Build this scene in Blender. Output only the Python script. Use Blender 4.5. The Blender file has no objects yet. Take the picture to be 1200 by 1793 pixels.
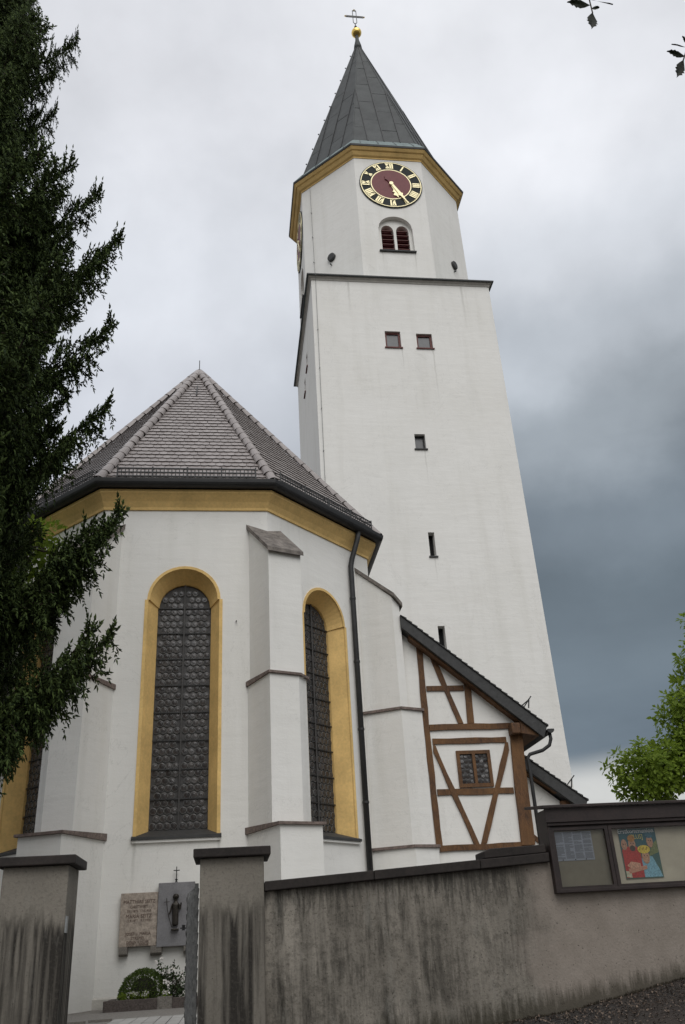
import bpy, bmesh, math, random
from mathutils import Vector, Matrix, Euler, noise
random.seed(7)
scene = bpy.context.scene
COL = scene.collection
R = math.radians

# ------------------------------------------------------------------ camera
cam_d = bpy.data.cameras.new('camera')
cam = bpy.data.objects.new('camera', cam_d); COL.objects.link(cam)
cam_d.sensor_fit = 'VERTICAL'; cam_d.sensor_height = 24.0
cam_d.lens = 24.0 * 1500.0 / 1793.0
cam_d.clip_start = 0.05; cam_d.clip_end = 3000
_r = Vector((0.99148833, -0.11829671, -0.0543763))
_u = Vector((-0.00556079, -0.45574697, 0.890092))
_f = Vector((0.13007678, 0.88221346, 0.45252563))
M = Matrix.Identity(4)
for i in range(3):
    M[i][0] = _r[i]; M[i][1] = _u[i]; M[i][2] = -_f[i]
M[0][3], M[1][3], M[2][3] = 0, 0, 1.6
cam.matrix_world = M
scene.camera = cam

# ------------------------------------------------------------------ sky and sun
SUN_AZ, SUN_EL = 175.0, 45.0          # compass-like azimuth from +Y towards +X
world = bpy.data.worlds.new('World'); scene.world = world; world.use_nodes = True
nt = world.node_tree; nt.nodes.clear()
def N(t, **k):
    n = nt.nodes.new(t)
    for a, b in k.items(): setattr(n, a, b)
    return n
def L(a, b): nt.links.new(a, b)
def V(n, i, v): n.inputs[i].default_value = v
out = N('ShaderNodeOutputWorld'); bg = N('ShaderNodeBackground'); V(bg, 'Strength', 0.1)
sky = N('ShaderNodeTexSky', sky_type='NISHITA'); sky.sun_disc = False
sky.sun_elevation = R(SUN_EL); sky.sun_rotation = R(SUN_AZ)
tc = N('ShaderNodeTexCoord'); sep = N('ShaderNodeSeparateXYZ'); L(tc.outputs['Generated'], sep.inputs[0])
def mth(op, a, b=None, c=None, clamp=False):
    n = N('ShaderNodeMath', operation=op); n.use_clamp = clamp
    for i, v in enumerate((a, b, c)):
        if v is None: continue
        if hasattr(v, 'links'): L(v, n.inputs[i])
        else: n.inputs[i].default_value = v
    return n.outputs[0]
# stretched cloud coordinates (a flat cloud deck seen from below)
zc = mth('ADD', mth('MAXIMUM', sep.outputs[2], 0.0), 0.16)
comb = N('ShaderNodeCombineXYZ')
L(mth('DIVIDE', sep.outputs[0], zc), comb.inputs[0]); L(mth('DIVIDE', sep.outputs[1], zc), comb.inputs[1])
n1 = N('ShaderNodeTexNoise'); L(comb.outputs[0], n1.inputs['Vector']); V(n1, 'Scale', 1.5); V(n1, 'Detail', 7.0); V(n1, 'Roughness', 0.5); V(n1, 'Distortion', 0.3)
n2 = N('ShaderNodeTexNoise'); L(tc.outputs['Generated'], n2.inputs['Vector']); V(n2, 'Scale', 4.2); V(n2, 'Detail', 6.0); V(n2, 'Roughness', 0.5)
nn = mth('SUBTRACT', mth('ADD', mth('MULTIPLY', n1.outputs[0], 0.5), mth('MULTIPLY', n2.outputs[0], 0.5)), 0.5)
ze = mth('ADD', sep.outputs[2], mth('MULTIPLY', nn, 0.22))
ze_lo = mth('ADD', sep.outputs[2], mth('MULTIPLY', nn, 0.05))
def ramp(inp, stops):
    n = N('ShaderNodeValToRGB'); L(inp, n.inputs[0])
    e = n.color_ramp.elements
    while len(e) > 1: e.remove(e[0])
    e[0].position = stops[0][0]; e[0].color = (*stops[0][1], 1)
    for p, c in stops[1:]:
        x = e.new(p); x.color = (*c, 1)
    n.color_ramp.interpolation = 'EASE'
    return n.outputs[0]
open_sky = ramp(ze, [(0.0, (.52, .53, .53)), (.30, (.52, .545, .585)), (.55, (.55, .575, .63)), (.68, (.62, .645, .695)), (.80, (.74, .755, .80)), (1.0, (.88, .89, .92))])
bank = ramp(ze, [(0.0, (.13, .16, .19)), (.18, (.135, .17, .205)), (.34, (.135, .167, .195)), (.42, (.18, .215, .25)), (.50, (.33, .37, .41)), (.57, (.50, .54, .59)), (.65, (.64, .67, .72)), (.76, (.72, .735, .775)), (1.0, (.84, .85, .88))])
strip = ramp(ze_lo, [(0.0, (1, 1, 1)), (.145, (1, 1, 1)), (.18, (0, 0, 0)), (1.0, (0, 0, 0))])
# azimuth mask: the storm bank lies to the right of the church
hl = mth('SQRT', mth('ADD', mth('MULTIPLY', sep.outputs[0], sep.outputs[0]), mth('MULTIPLY', sep.outputs[1], sep.outputs[1])))
ca = mth('DIVIDE', mth('ADD', mth('MULTIPLY', sep.outputs[0], math.sin(R(70))), mth('MULTIPLY', sep.outputs[1], math.cos(R(70)))), mth('MAXIMUM', hl, 0.001))
mr = N('ShaderNodeMapRange', interpolation_type='SMOOTHSTEP'); L(mth('ADD', ca, mth('MULTIPLY', nn, 0.5)), mr.inputs['Value'])
V(mr, 'From Min', 0.25); V(mr, 'From Max', 0.66)
def mixc(fac, a, b):
    n = N('ShaderNodeMix', data_type='RGBA')
    if hasattr(fac, 'links'): L(fac, n.inputs[0])
    else: n.inputs[0].default_value = fac
    for i, v in ((6, a), (7, b)):
        if hasattr(v, 'links'): L(v, n.inputs[i])
        else: n.inputs[i].default_value = (*v, 1)
    return n.outputs[2]
c0 = mixc(mr.outputs[0], open_sky, bank)
c1 = mixc(strip, c0, (.52, .525, .515))
# light and dark patches in the cloud
pv = mth('ADD', 1.0, mth('MULTIPLY', nn, 1.35))
vm = N('ShaderNodeVectorMath', operation='SCALE'); L(c1, vm.inputs[0]); L(mth('MULTIPLY', pv, 10.0), vm.inputs['Scale'])
c2 = mixc(0.03, vm.outputs[0], sky.outputs[0])
L(c2, bg.inputs['Color']); L(bg.outputs[0], out.inputs[0])

sun_d = bpy.data.lights.new('sun', 'SUN'); sun_d.energy = 1.45; sun_d.angle = R(50); sun_d.color = (1.0, .985, .96)
sun = bpy.data.objects.new('sun', sun_d); COL.objects.link(sun)
sd = Vector((math.sin(R(SUN_AZ)) * math.cos(R(SUN_EL)), math.cos(R(SUN_AZ)) * math.cos(R(SUN_EL)), math.sin(R(SUN_EL))))
sun.rotation_euler = sd.to_track_quat('Z', 'Y').to_euler()
scene.view_settings.view_transform = 'Standard'; scene.view_settings.look = 'None'
scene.view_settings.exposure = 0.13; scene.view_settings.gamma = 1.0
scene.view_settings.use_curve_mapping = False

# ------------------------------------------------------------------ materials
class MT:
    def __init__(s, name):
        s.m = bpy.data.materials.new(name); s.m.use_nodes = True
        s.t = s.m.node_tree; s.b = s.t.nodes['Principled BSDF']; s.o = s.t.nodes['Material Output']
    def n(s, t, **k):
        x = s.t.nodes.new(t)
        for a, b in k.items(): setattr(x, a, b)
        return x
    def l(s, a, b): s.t.links.new(a, b)
    def v(s, inp, v):
        if hasattr(v, 'links'): s.l(v, inp)
        elif isinstance(v, tuple) and len(v) == 3 and inp.type == 'RGBA': inp.default_value = (*v, 1)
        else: inp.default_value = v
    def co(s, kind='Object', scale=(1, 1, 1)):
        c = s.n('ShaderNodeTexCoord'); m = s.n('ShaderNodeMapping'); m.inputs['Scale'].default_value = scale
        s.l(c.outputs[kind], m.inputs[0]); return m.outputs[0]
    def noise(s, vec, sc, det=4, rough=.55, dist=0):
        x = s.n('ShaderNodeTexNoise'); s.l(vec, x.inputs['Vector']); x.inputs['Scale'].default_value = sc
        x.inputs['Detail'].default_value = det; x.inputs['Roughness'].default_value = rough; x.inputs['Distortion'].default_value = dist
        return x.outputs[0]
    def mr(s, v, a, b, c=0., d=1., smooth=False):
        x = s.n('ShaderNodeMapRange')
        if smooth: x.interpolation_type = 'SMOOTHSTEP'
        s.l(v, x.inputs[0])
        for i, q in zip((1, 2, 3, 4), (a, b, c, d)): x.inputs[i].default_value = q
        return x.outputs[0]
    def math(s, op, a, b=0., clamp=False):
        x = s.n('ShaderNodeMath', operation=op); x.use_clamp = clamp; s.v(x.inputs[0], a); s.v(x.inputs[1], b); return x.outputs[0]
    def mix(s, f, a, b, mode='MIX'):
        x = s.n('ShaderNodeMix', data_type='RGBA', blend_type=mode); s.v(x.inputs[0], f); s.v(x.inputs[6], a); s.v(x.inputs[7], b); return x.outputs[2]
    def bump(s, h, st=.3, dist=.02):
        x = s.n('ShaderNodeBump'); x.inputs['Strength'].default_value = st; x.inputs['Distance'].default_value = dist
        s.l(h, x.inputs['Height']); s.l(x.outputs[0], s.b.inputs['Normal'])
    def base(s, c): s.v(s.b.inputs['Base Color'], c)
    def rough(s, r): s.v(s.b.inputs['Roughness'], r)

def simple(name, col, rough=.7, var=.25, sc=6., bump=.2, dist=.01, metallic=0., fine=40., rnd=0.0, spec=None):
    m = MT(name); co = m.co()
    a = m.noise(co, sc, 5, .6); b = m.noise(co, fine, 3, .6)
    k = m.math('ADD', m.math('MULTIPLY', a, .65), m.math('MULTIPLY', b, .35))
    lo = tuple(c * (1 - var) for c in col); hi = tuple(min(1, c * (1 + var)) for c in col)
    c = m.mix(m.mr(k, .35, .65), lo, hi)
    if rnd:
        oi = m.n('ShaderNodeObjectInfo'); g = m.n('ShaderNodeNewGeometry')
        rr = m.math('FRACT', m.math('ADD', oi.outputs['Random'], g.outputs['Random Per Island']))
        c = m.mix(1.0, c, m.mix(rr, (1 - rnd,) * 3, (1 + rnd * .8,) * 3), 'MULTIPLY')
    m.base(c); m.rough(rough); m.b.inputs['Metallic'].default_value = metallic
    if spec is not None: m.b.inputs['Specular IOR Level'].default_value = spec
    if bump: m.bump(k, bump, dist)
    return m.m

def plaster(name, col, stain=.18):
    m = MT(name); co = m.co()
    big = m.noise(co, .35, 5, .55, .4); mid = m.noise(co, 2.2, 5, .6); fine = m.noise(co, 28, 4, .6)
    streak = m.noise(m.co('Object', (2.2, 2.2, .16)), 1.0, 5, .6, .2)
    horiz = m.noise(m.co('Object', (.5, .5, 2.6)), 1.6, 4, .55)
    d1 = m.mr(big, .40, .70, 0, 1); d2 = m.mr(streak, .50, .74, 0, 1)
    c = m.mix(m.math('MULTIPLY', d1, stain), col, (col[0] * .72, col[1] * .71, col[2] * .66))
    c = m.mix(m.math('MULTIPLY', d2, stain * 1.1), c, (col[0] * .66, col[1] * .65, col[2] * .60))
    c = m.mix(m.math('MULTIPLY', m.mr(mid, .35, .65), .09), c, (col[0] * .80, col[1] * .79, col[2] * .76))
    sp = m.mr(m.noise(co, 9, 3, .7), .69, .76)
    c = m.mix(m.math('MULTIPLY', sp, .16), c, (.40, .38, .34))
    c = m.mix(m.math('MULTIPLY', m.mr(m.noise(m.co('Object', (.8, .8, .5)), 1.0, 6, .7, 1.0), .52, .60), .07), c, (.60, .60, .58))
    crk_ = m.math('ABSOLUTE', m.math('SUBTRACT', m.noise(m.co('Object', (.55, .55, .35)), 1.0, 7, .62, .8), .5))
    c = m.mix(m.math('MULTIPLY', m.mr(crk_, .0035, .0), .22), c, (.35, .34, .31))
    tcz = m.n('ShaderNodeTexCoord'); sz = m.n('ShaderNodeSeparateXYZ'); m.l(tcz.outputs['Object'], sz.inputs[0])
    for (xd, zt_, ln_, wd_) in ((8.56, 24.15, 3.0, .05), (7.22, 24.15, 1.3, .035), (7.70, 19.10, 1.6, .04), (7.62, 14.42, 1.1, .03), (8.30, 29.6, 1.3, .05), (6.80, 29.6, .9, .04), (10.2, 27.7, 2.6, .10), (5.1, 27.7, 1.8, .08), (-1.75, 3.6, 1.0, .05), (-.18, 3.6, 1.3, .05)):
        dx = m.math('ABSOLUTE', m.math('SUBTRACT', m.math('ADD', sz.outputs[0], m.math('MULTIPLY', m.math('SUBTRACT', mid, .5), .10)), xd))
        a_ = m.mr(dx, 0, wd_, 1, 0, True); b__ = m.mr(sz.outputs[2], zt_ - ln_, zt_, 0, 1); c__ = m.mr(sz.outputs[2], zt_, zt_ + .02, 1, 0)
        c = m.mix(m.math('MULTIPLY', m.math('MULTIPLY', a_, b__), m.math('MULTIPLY', c__, .42)), c, (.36, .35, .31))
    ft = m.mr(m.math('ADD', sz.outputs[2], m.math('MULTIPLY', m.math('SUBTRACT', streak, .5), 1.4)), 1.0, 2.1, .30, 0)
    c = m.mix(ft, c, (.40, .385, .34))
    m.base(c); m.rough(.9); m.b.inputs['Specular IOR Level'].default_value = .2
    h = m.math('ADD', m.math('MULTIPLY', horiz, 1.1), m.math('ADD', m.math('MULTIPLY', mid, .8), m.math('MULTIPLY', fine, .22)))
    m.bump(h, .30, .03)
    return m.m

def concrete(name, col, dark, top_z, stripes=9.0, amount=1.0):
    """stained rendered concrete: clean band on top, dark run marks below top_z"""
    m = MT(name); co = m.co()
    c0 = m.n('ShaderNodeTexCoord'); sp = m.n('ShaderNodeSeparateXYZ'); m.l(c0.outputs['Object'], sp.inputs[0])
    st = m.noise(m.co('Object', (stripes, stripes, .28)), 1.0, 4, .6, .35)
    st2 = m.noise(m.co('Object', (stripes * 2.4, stripes * 2.4, 1.4)), 1.0, 5, .65, .5)
    big = m.noise(co, 1.6, 5, .6); fine = m.noise(co, 34, 5, .65); pits = m.noise(co, 55, 2, .5)
    xy = m.math('ADD', sp.outputs[0], sp.outputs[1])
    wob = m.math('ADD', m.math('MULTIPLY', xy, 74), m.math('MULTIPLY', m.noise(m.co('Object', (5, 5, .7)), 1.0, 3, .6), 9))
    wv = m.math('ADD', m.math('MULTIPLY', m.math('SINE', wob), .11), .5)
    st = m.math('ADD', m.math('MULTIPLY', st, .72), m.math('MULTIPLY', wv, .28))
    edge = m.math('ADD', sp.outputs[2], m.math('ADD', m.math('MULTIPLY', m.math('SUBTRACT', st, .5), .9), m.math('MULTIPLY', m.math('SUBTRACT', st2, .5), .35)))
    low = m.mr(edge, top_z + .05, top_z - .10, 0, 1, True)
    stripe = m.mr(m.math('ADD', m.math('MULTIPLY', st, .75), m.math('MULTIPLY', st2, .25)), .44, .55, .22, 1.)
    c = m.mix(m.mr(big, .3, .7), tuple(x * .85 for x in col), tuple(x * 1.15 for x in col))
    c = m.mix(m.math('MULTIPLY', m.math('MULTIPLY', low, stripe), amount), c, dark)
    c = m.mix(m.math('MULTIPLY', m.mr(fine, .50, .72), .55), c, tuple(x * .45 for x in col))
    c = m.mix(m.math('MULTIPLY', m.mr(pits, .68, .74), .8), c, (.012, .011, .010))
    c = m.mix(m.math('MULTIPLY', m.mr(m.noise(m.co('Object', (3, 3, .8)), 3, 5, .7), .56, .72), .35), c, (.24, .23, .20))
    m.base(c); m.rough(.93); m.b.inputs['Specular IOR Level'].default_value = .15
    h = m.math('ADD', m.math('MULTIPLY', fine, .6), m.math('MULTIPLY', pits, .35))
    h = m.math('SUBTRACT', h, m.math('MULTIPLY', m.math('MULTIPLY', low, stripe), .9))
    m.bump(h, .6, .012)
    return m.m

WHITE = plaster('white_lime_plaster', (.81, .795, .755), .19)
OCHRE = simple('ochre_paint', (.73, .50, .20), .85, .18, 1.6, .35, .01, fine=18, spec=.2)
BLACKM = simple('dark_painted_metal', (.022, .022, .022), .6, .3, 5, .1, .004)
SLATE = simple('dark_slate', (.042, .042, .041), .75, .3, 8, .35, .01)
STONE = simple('weathered_stone_slab', (.165, .145, .128), .9, .55, 5, .5, .015, fine=22)
BRICKEDGE = simple('brown_clay_ledge', (.17, .13, .112), .9, .5, 14, .5, .01, fine=50)
COPPER = simple('patinated_copper', (.052, .056, .055), .68, .30, 1.6, .2, .01, .15, fine=12, rnd=.09)
VERDI = simple('green_copper_edge', (.15, .195, .19), .6, .3, 4, .2, .006, .1)
GOLD = simple('gilding', (.86, .60, .17), .28, .08, 3, .05, .003, .9)
GOLDP = simple('gold_numeral_paint', (.95, .84, .50), .4, .06, 5, .05, .002, .2)
MAROON = simple('maroon_paint', (.15, .020, .023), .6, .12, 4, .1, .004)
DIALBLK = simple('dial_dark_green', (.013, .017, .016), .8, .2, 5, .1, .004)
REDF = simple('red_brown_window_paint', (.14, .050, .042), .7, .25, 8, .2, .004)
TIMBER = MT('oak_brown_timber')
_c = TIMBER.co('Object', (7, 7, 2.2)); _a = TIMBER.noise(_c, 2.5, 6, .65, 1.2); _b2 = TIMBER.noise(TIMBER.co('Object', (1, 1, 1)), 1.1, 3)
_cc = TIMBER.mix(TIMBER.mr(_a, .3, .7), (.036, .017, .008), (.150, .068, .024)); _cc = TIMBER.mix(TIMBER.math('MULTIPLY', TIMBER.mr(_b2, .4, .65), .55), _cc, (.20, .095, .028))
TIMBER.base(_cc); TIMBER.rough(.75); TIMBER.bump(_a, .7, .02); TIMBER = TIMBER.m
TILE = MT('engobed_clay_tile')
_co = TILE.co(); _a = TILE.noise(_co, 1.3, 5, .6); _b2 = TILE.noise(_co, 25, 4, .6)
_oi = TILE.n('ShaderNodeObjectInfo'); _g = TILE.n('ShaderNodeNewGeometry')
_rr = TILE.math('FRACT', TILE.math('ADD', _oi.outputs['Random'], _g.outputs['Random Per Island']))
_cc = TILE.mix(_rr, (.205, .175, .162), (.30, .265, .25)); _cc = TILE.mix(TILE.math('MULTIPLY', TILE.mr(_a, .35, .7), .5), _cc, (.39, .355, .34))
_cc = TILE.mix(TILE.math('MULTIPLY', TILE.mr(_b2, .5, .75), .35), _cc, (.09, .07, .06))
TILE.base(_cc); TILE.rough(.36); TILE.bump(_b2, .2, .006); TILE = TILE.m
DECK = simple('tile_underlay', (.03, .016, .013), .9, .3)
TEDGE = simple('shaded_tile_edge', (.045, .030, .026), .9, .3)  # tile tails coloured dark: the shadow line under each course is painted in
LEAD = simple('lead_and_wire_glass', (.045, .042, .040), .6, .35, 12, .3, .006, fine=60)
GLASS = MT('old_grey_glass'); _co = GLASS.co(); _a = GLASS.noise(_co, 2.2, 4, .6)
_oi = GLASS.n('ShaderNodeObjectInfo')
_cc = GLASS.mix(_oi.outputs['Random'], (.016, .015, .016), (.050, .046, .044)); _cc = GLASS.mix(GLASS.math('MULTIPLY', GLASS.mr(_a, .4, .65), .6), _cc, (.060, .042, .034))
GLASS.base(_cc); GLASS.rough(.22); GLASS.b.inputs['Specular IOR Level'].default_value = .5; GLASS = GLASS.m
PLAING = simple('dull_window_glass', (.06, .062, .065), .3, .3, 3, 0)
DARK = simple('dark_interior', (.010, .010, .010), .9, .1, 3, 0)
PIERC = concrete('stained_pier_concrete', (.225, .203, .170), (.028, .025, .022), 2.02, 7.5, .95)
WALLC = MT('stained_wall_render')
COPE = simple('dark_coping_slab', (.026, .020, .017), .85, .45, 4, .5, .01, fine=30)
WOODB = simple('dark_stained_board', (.026, .016, .014), .6, .4, 5, .3, .006, fine=35)
GRAVEL = simple('fine_gravel', (.20, .185, .165), .95, .5, 60, 1.0, .02, fine=140)
PAVE = simple('grey_concrete_paver', (.33, .32, .30), .9, .12, 5, .2, .004, fine=60, rnd=.1)
IRON = simple('forged_grey_iron', (.12, .12, .115), .5, .5, 14, .4, .006, .3)
BRONZE = simple('dark_bronze', (.035, .030, .024), .45, .4, 20, .3, .004, .6)
BEDST = simple('brown_kerb_granite', (.075, .060, .052), .9, .6, 50, .6, .008, fine=120)
BEDST2 = simple('light_kerb_granite', (.16, .145, .125), .9, .5, 50, .6, .008, fine=120)
PAPER = simple('white_paper', (.62, .65, .72), .6, .04, 5, 0)
PANELB = simple('cream_notice_board', (.42, .37, .285), .7, .12, 3, .05, .002, fine=10)
TANST = simple('tan_travertine', (.34, .285, .235), .8, .38, 14, .2, .004, fine=40)
GREYST = simple('grey_slate_slab', (.19, .185, .19), .7, .18, 5, .1, .003)
LETTER = simple('bronze_lettering', (.12, .078, .058), .5, .2, 10, 0)
BARK = simple('spruce_bark', (.05, .035, .026), .95, .4, 9, .8, .03)
NEEDLE = MT('spruce_needles'); _g = NEEDLE.n('ShaderNodeNewGeometry'); _oi = NEEDLE.n('ShaderNodeObjectInfo')
_cc = NEEDLE.mix(_g.outputs['Random Per Island'], (.016, .028, .010), (.085, .120, .034)); NEEDLE.base(_cc); NEEDLE.rough(.8); NEEDLE.b.inputs['Specular IOR Level'].default_value = .15; NEEDLE = NEEDLE.m
def leafmat(name, a, b, tr=.25):
    m = MT(name); g = m.n('ShaderNodeNewGeometry'); n_ = m.noise(m.co(), .7, 3)
    c = m.mix(g.outputs['Random Per Island'], a, b); c = m.mix(m.math('MULTIPLY', m.mr(n_, .4, .65), .4), c, tuple(x * .65 for x in a))
    m.base(c); m.rough(.6); m.b.inputs['Specular IOR Level'].default_value = .25
    tn = m.n('ShaderNodeBsdfTranslucent'); m.v(tn.inputs[0], m.mix(.5, c, b)); mx = m.n('ShaderNodeMixShader'); mx.inputs[0].default_value = tr
    m.l(m.b.outputs[0], mx.inputs[1]); m.l(tn.outputs[0], mx.inputs[2]); m.l(mx.outputs[0], m.o.inputs[0])
    return m.m
LEAF = leafmat('spring_leaf', (.12, .185, .020), (.26, .35, .048), .5)
LEAFD = leafmat('box_leaf', (.035, .060, .012), (.11, .16, .03), .2)
LEAFR = leafmat('rose_leaf', (.025, .045, .016), (.06, .09, .03), .15)
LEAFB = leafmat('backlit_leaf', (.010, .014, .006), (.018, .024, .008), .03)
PETALW = simple('white_petal', (.75, .72, .68), .7, .06, 10, 0)
PETALP = simple('pink_petal', (.45, .08, .12), .7, .1, 10, 0)
TREEBARK = simple('broadleaf_bark', (.075, .06, .045), .95, .4, 6, .6, .02)

# stained street wall: grimy on the left, cleaner beige render to the right, moss at the foot
m = MT.__new__(MT); m.m = bpy.data.materials['stained_wall_render']; m.t = m.m.node_tree; m.b = m.t.nodes['Principled BSDF']; m.o = m.t.nodes['Material Output']
_tc = m.n('ShaderNodeTexCoord'); sp = m.n('ShaderNodeSeparateXYZ'); m.l(_tc.outputs['Object'], sp.inputs[0]); co = m.co()
st = m.noise(m.co('Object', (7, 7, .45)), 1.0, 5, .65, .4); st2 = m.noise(m.co('Object', (18, 18, 2.2)), 1.0, 5, .7, .6)
big = m.noise(co, 1.1, 5, .6); fine = m.noise(co, 38, 5, .7); pits = m.noise(co, 48, 2, .5); mid = m.noise(co, 4.5, 5, .65)
clean = m.mr(m.math('ADD', sp.outputs[0], m.math('MULTIPLY', m.math('SUBTRACT', big, .5), 1.6)), 2.75, 3.25, 0, 1, True)
base = m.mix(m.mr(big, .3, .7), (.195, .174, .145), (.335, .302, .255))
dirt = m.mr(m.math('ADD', m.math('MULTIPLY', st, .6), m.math('MULTIPLY', st2, .4)), .42, .62)
c = m.mix(m.math('MULTIPLY', m.math('MULTIPLY', dirt, m.mr(m.noise(co, 2.2, 6, .7), .34, .56)), .92), base, (.034, .031, .026))
c = m.mix(m.math('MULTIPLY', m.mr(m.noise(co, 6.5, 6, .75), .50, .66), .5), c, (.055, .050, .042))
c = m.mix(m.math('MULTIPLY', m.mr(m.noise(m.co('Object', (4, 4, 1.2)), 1.5, 5, .7), .54, .68), .5), c, (.245, .23, .20))
c = m.mix(m.math('MULTIPLY', m.mr(fine, .52, .70), .6), c, (.05, .045, .036))
topd = m.mr(m.math('ADD', sp.outputs[2], m.math('MULTIPLY', m.math('SUBTRACT', st2, .5), 1.3)), 1.95, 2.2)
c = m.mix(m.math('MULTIPLY', topd, .62), c, (.04, .037, .033))
cl = m.mix(m.mr(mid, .35, .65), (.265, .228, .192), (.315, .272, .232)); cl = m.mix(m.math('MULTIPLY', m.mr(fine, .55, .75), .3), cl, (.11, .10, .085))
c = m.mix(clean, c, cl)
gz = m.math('SUBTRACT', sp.outputs[2], m.math('MULTIPLY', m.math('MAXIMUM', m.math('SUBTRACT', sp.outputs[0], 1.8), 0), .12))
foot = m.mr(m.math('ADD', gz, m.math('MULTIPLY', m.math('SUBTRACT', st2, .5), -.42)), 1.0, .86, 0, 1)
c = m.mix(m.math('MULTIPLY', foot, .75), c, (.045, .040, .027))
c = m.mix(m.math('MULTIPLY', m.mr(pits, .67, .73), .75), c, (.014, .012, .010))
m.base(c); m.rough(.93); m.b.inputs['Specular IOR Level'].default_value = .15
m.bump(m.math('ADD', m.math('MULTIPLY', fine, .5), m.math('ADD', m.math('MULTIPLY', mid, .8), m.math('MULTIPLY', pits, -.3))), .6, .015)
WALLC = m.m

# ------------------------------------------------------------------ builders
WM = {}
def meta(o, label=None, cat=None, group=None, kind=None):
    if label: o['label'] = label
    if cat: o['category'] = cat
    if group: o['group'] = group
    if kind: o['kind'] = kind
    return o
def adopt(o, parent):
    if parent is not None:
        o.parent = parent; o.matrix_parent_inverse = WM.get(parent.name, Matrix.Identity(4)).inverted()
def empty(name, loc, label, cat, group=None, kind=None):
    o = bpy.data.objects.new(name, None); COL.objects.link(o); o.location = loc; o.empty_display_size = .3
    WM[o.name] = Matrix.Translation(loc)
    return meta(o, label, cat, group, kind)
def inst(name, mesh, mat4, parent):
    o = bpy.data.objects.new(name, mesh); COL.objects.link(o); o.matrix_basis = mat4
    WM[o.name] = mat4.copy(); adopt(o, parent); return o

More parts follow.
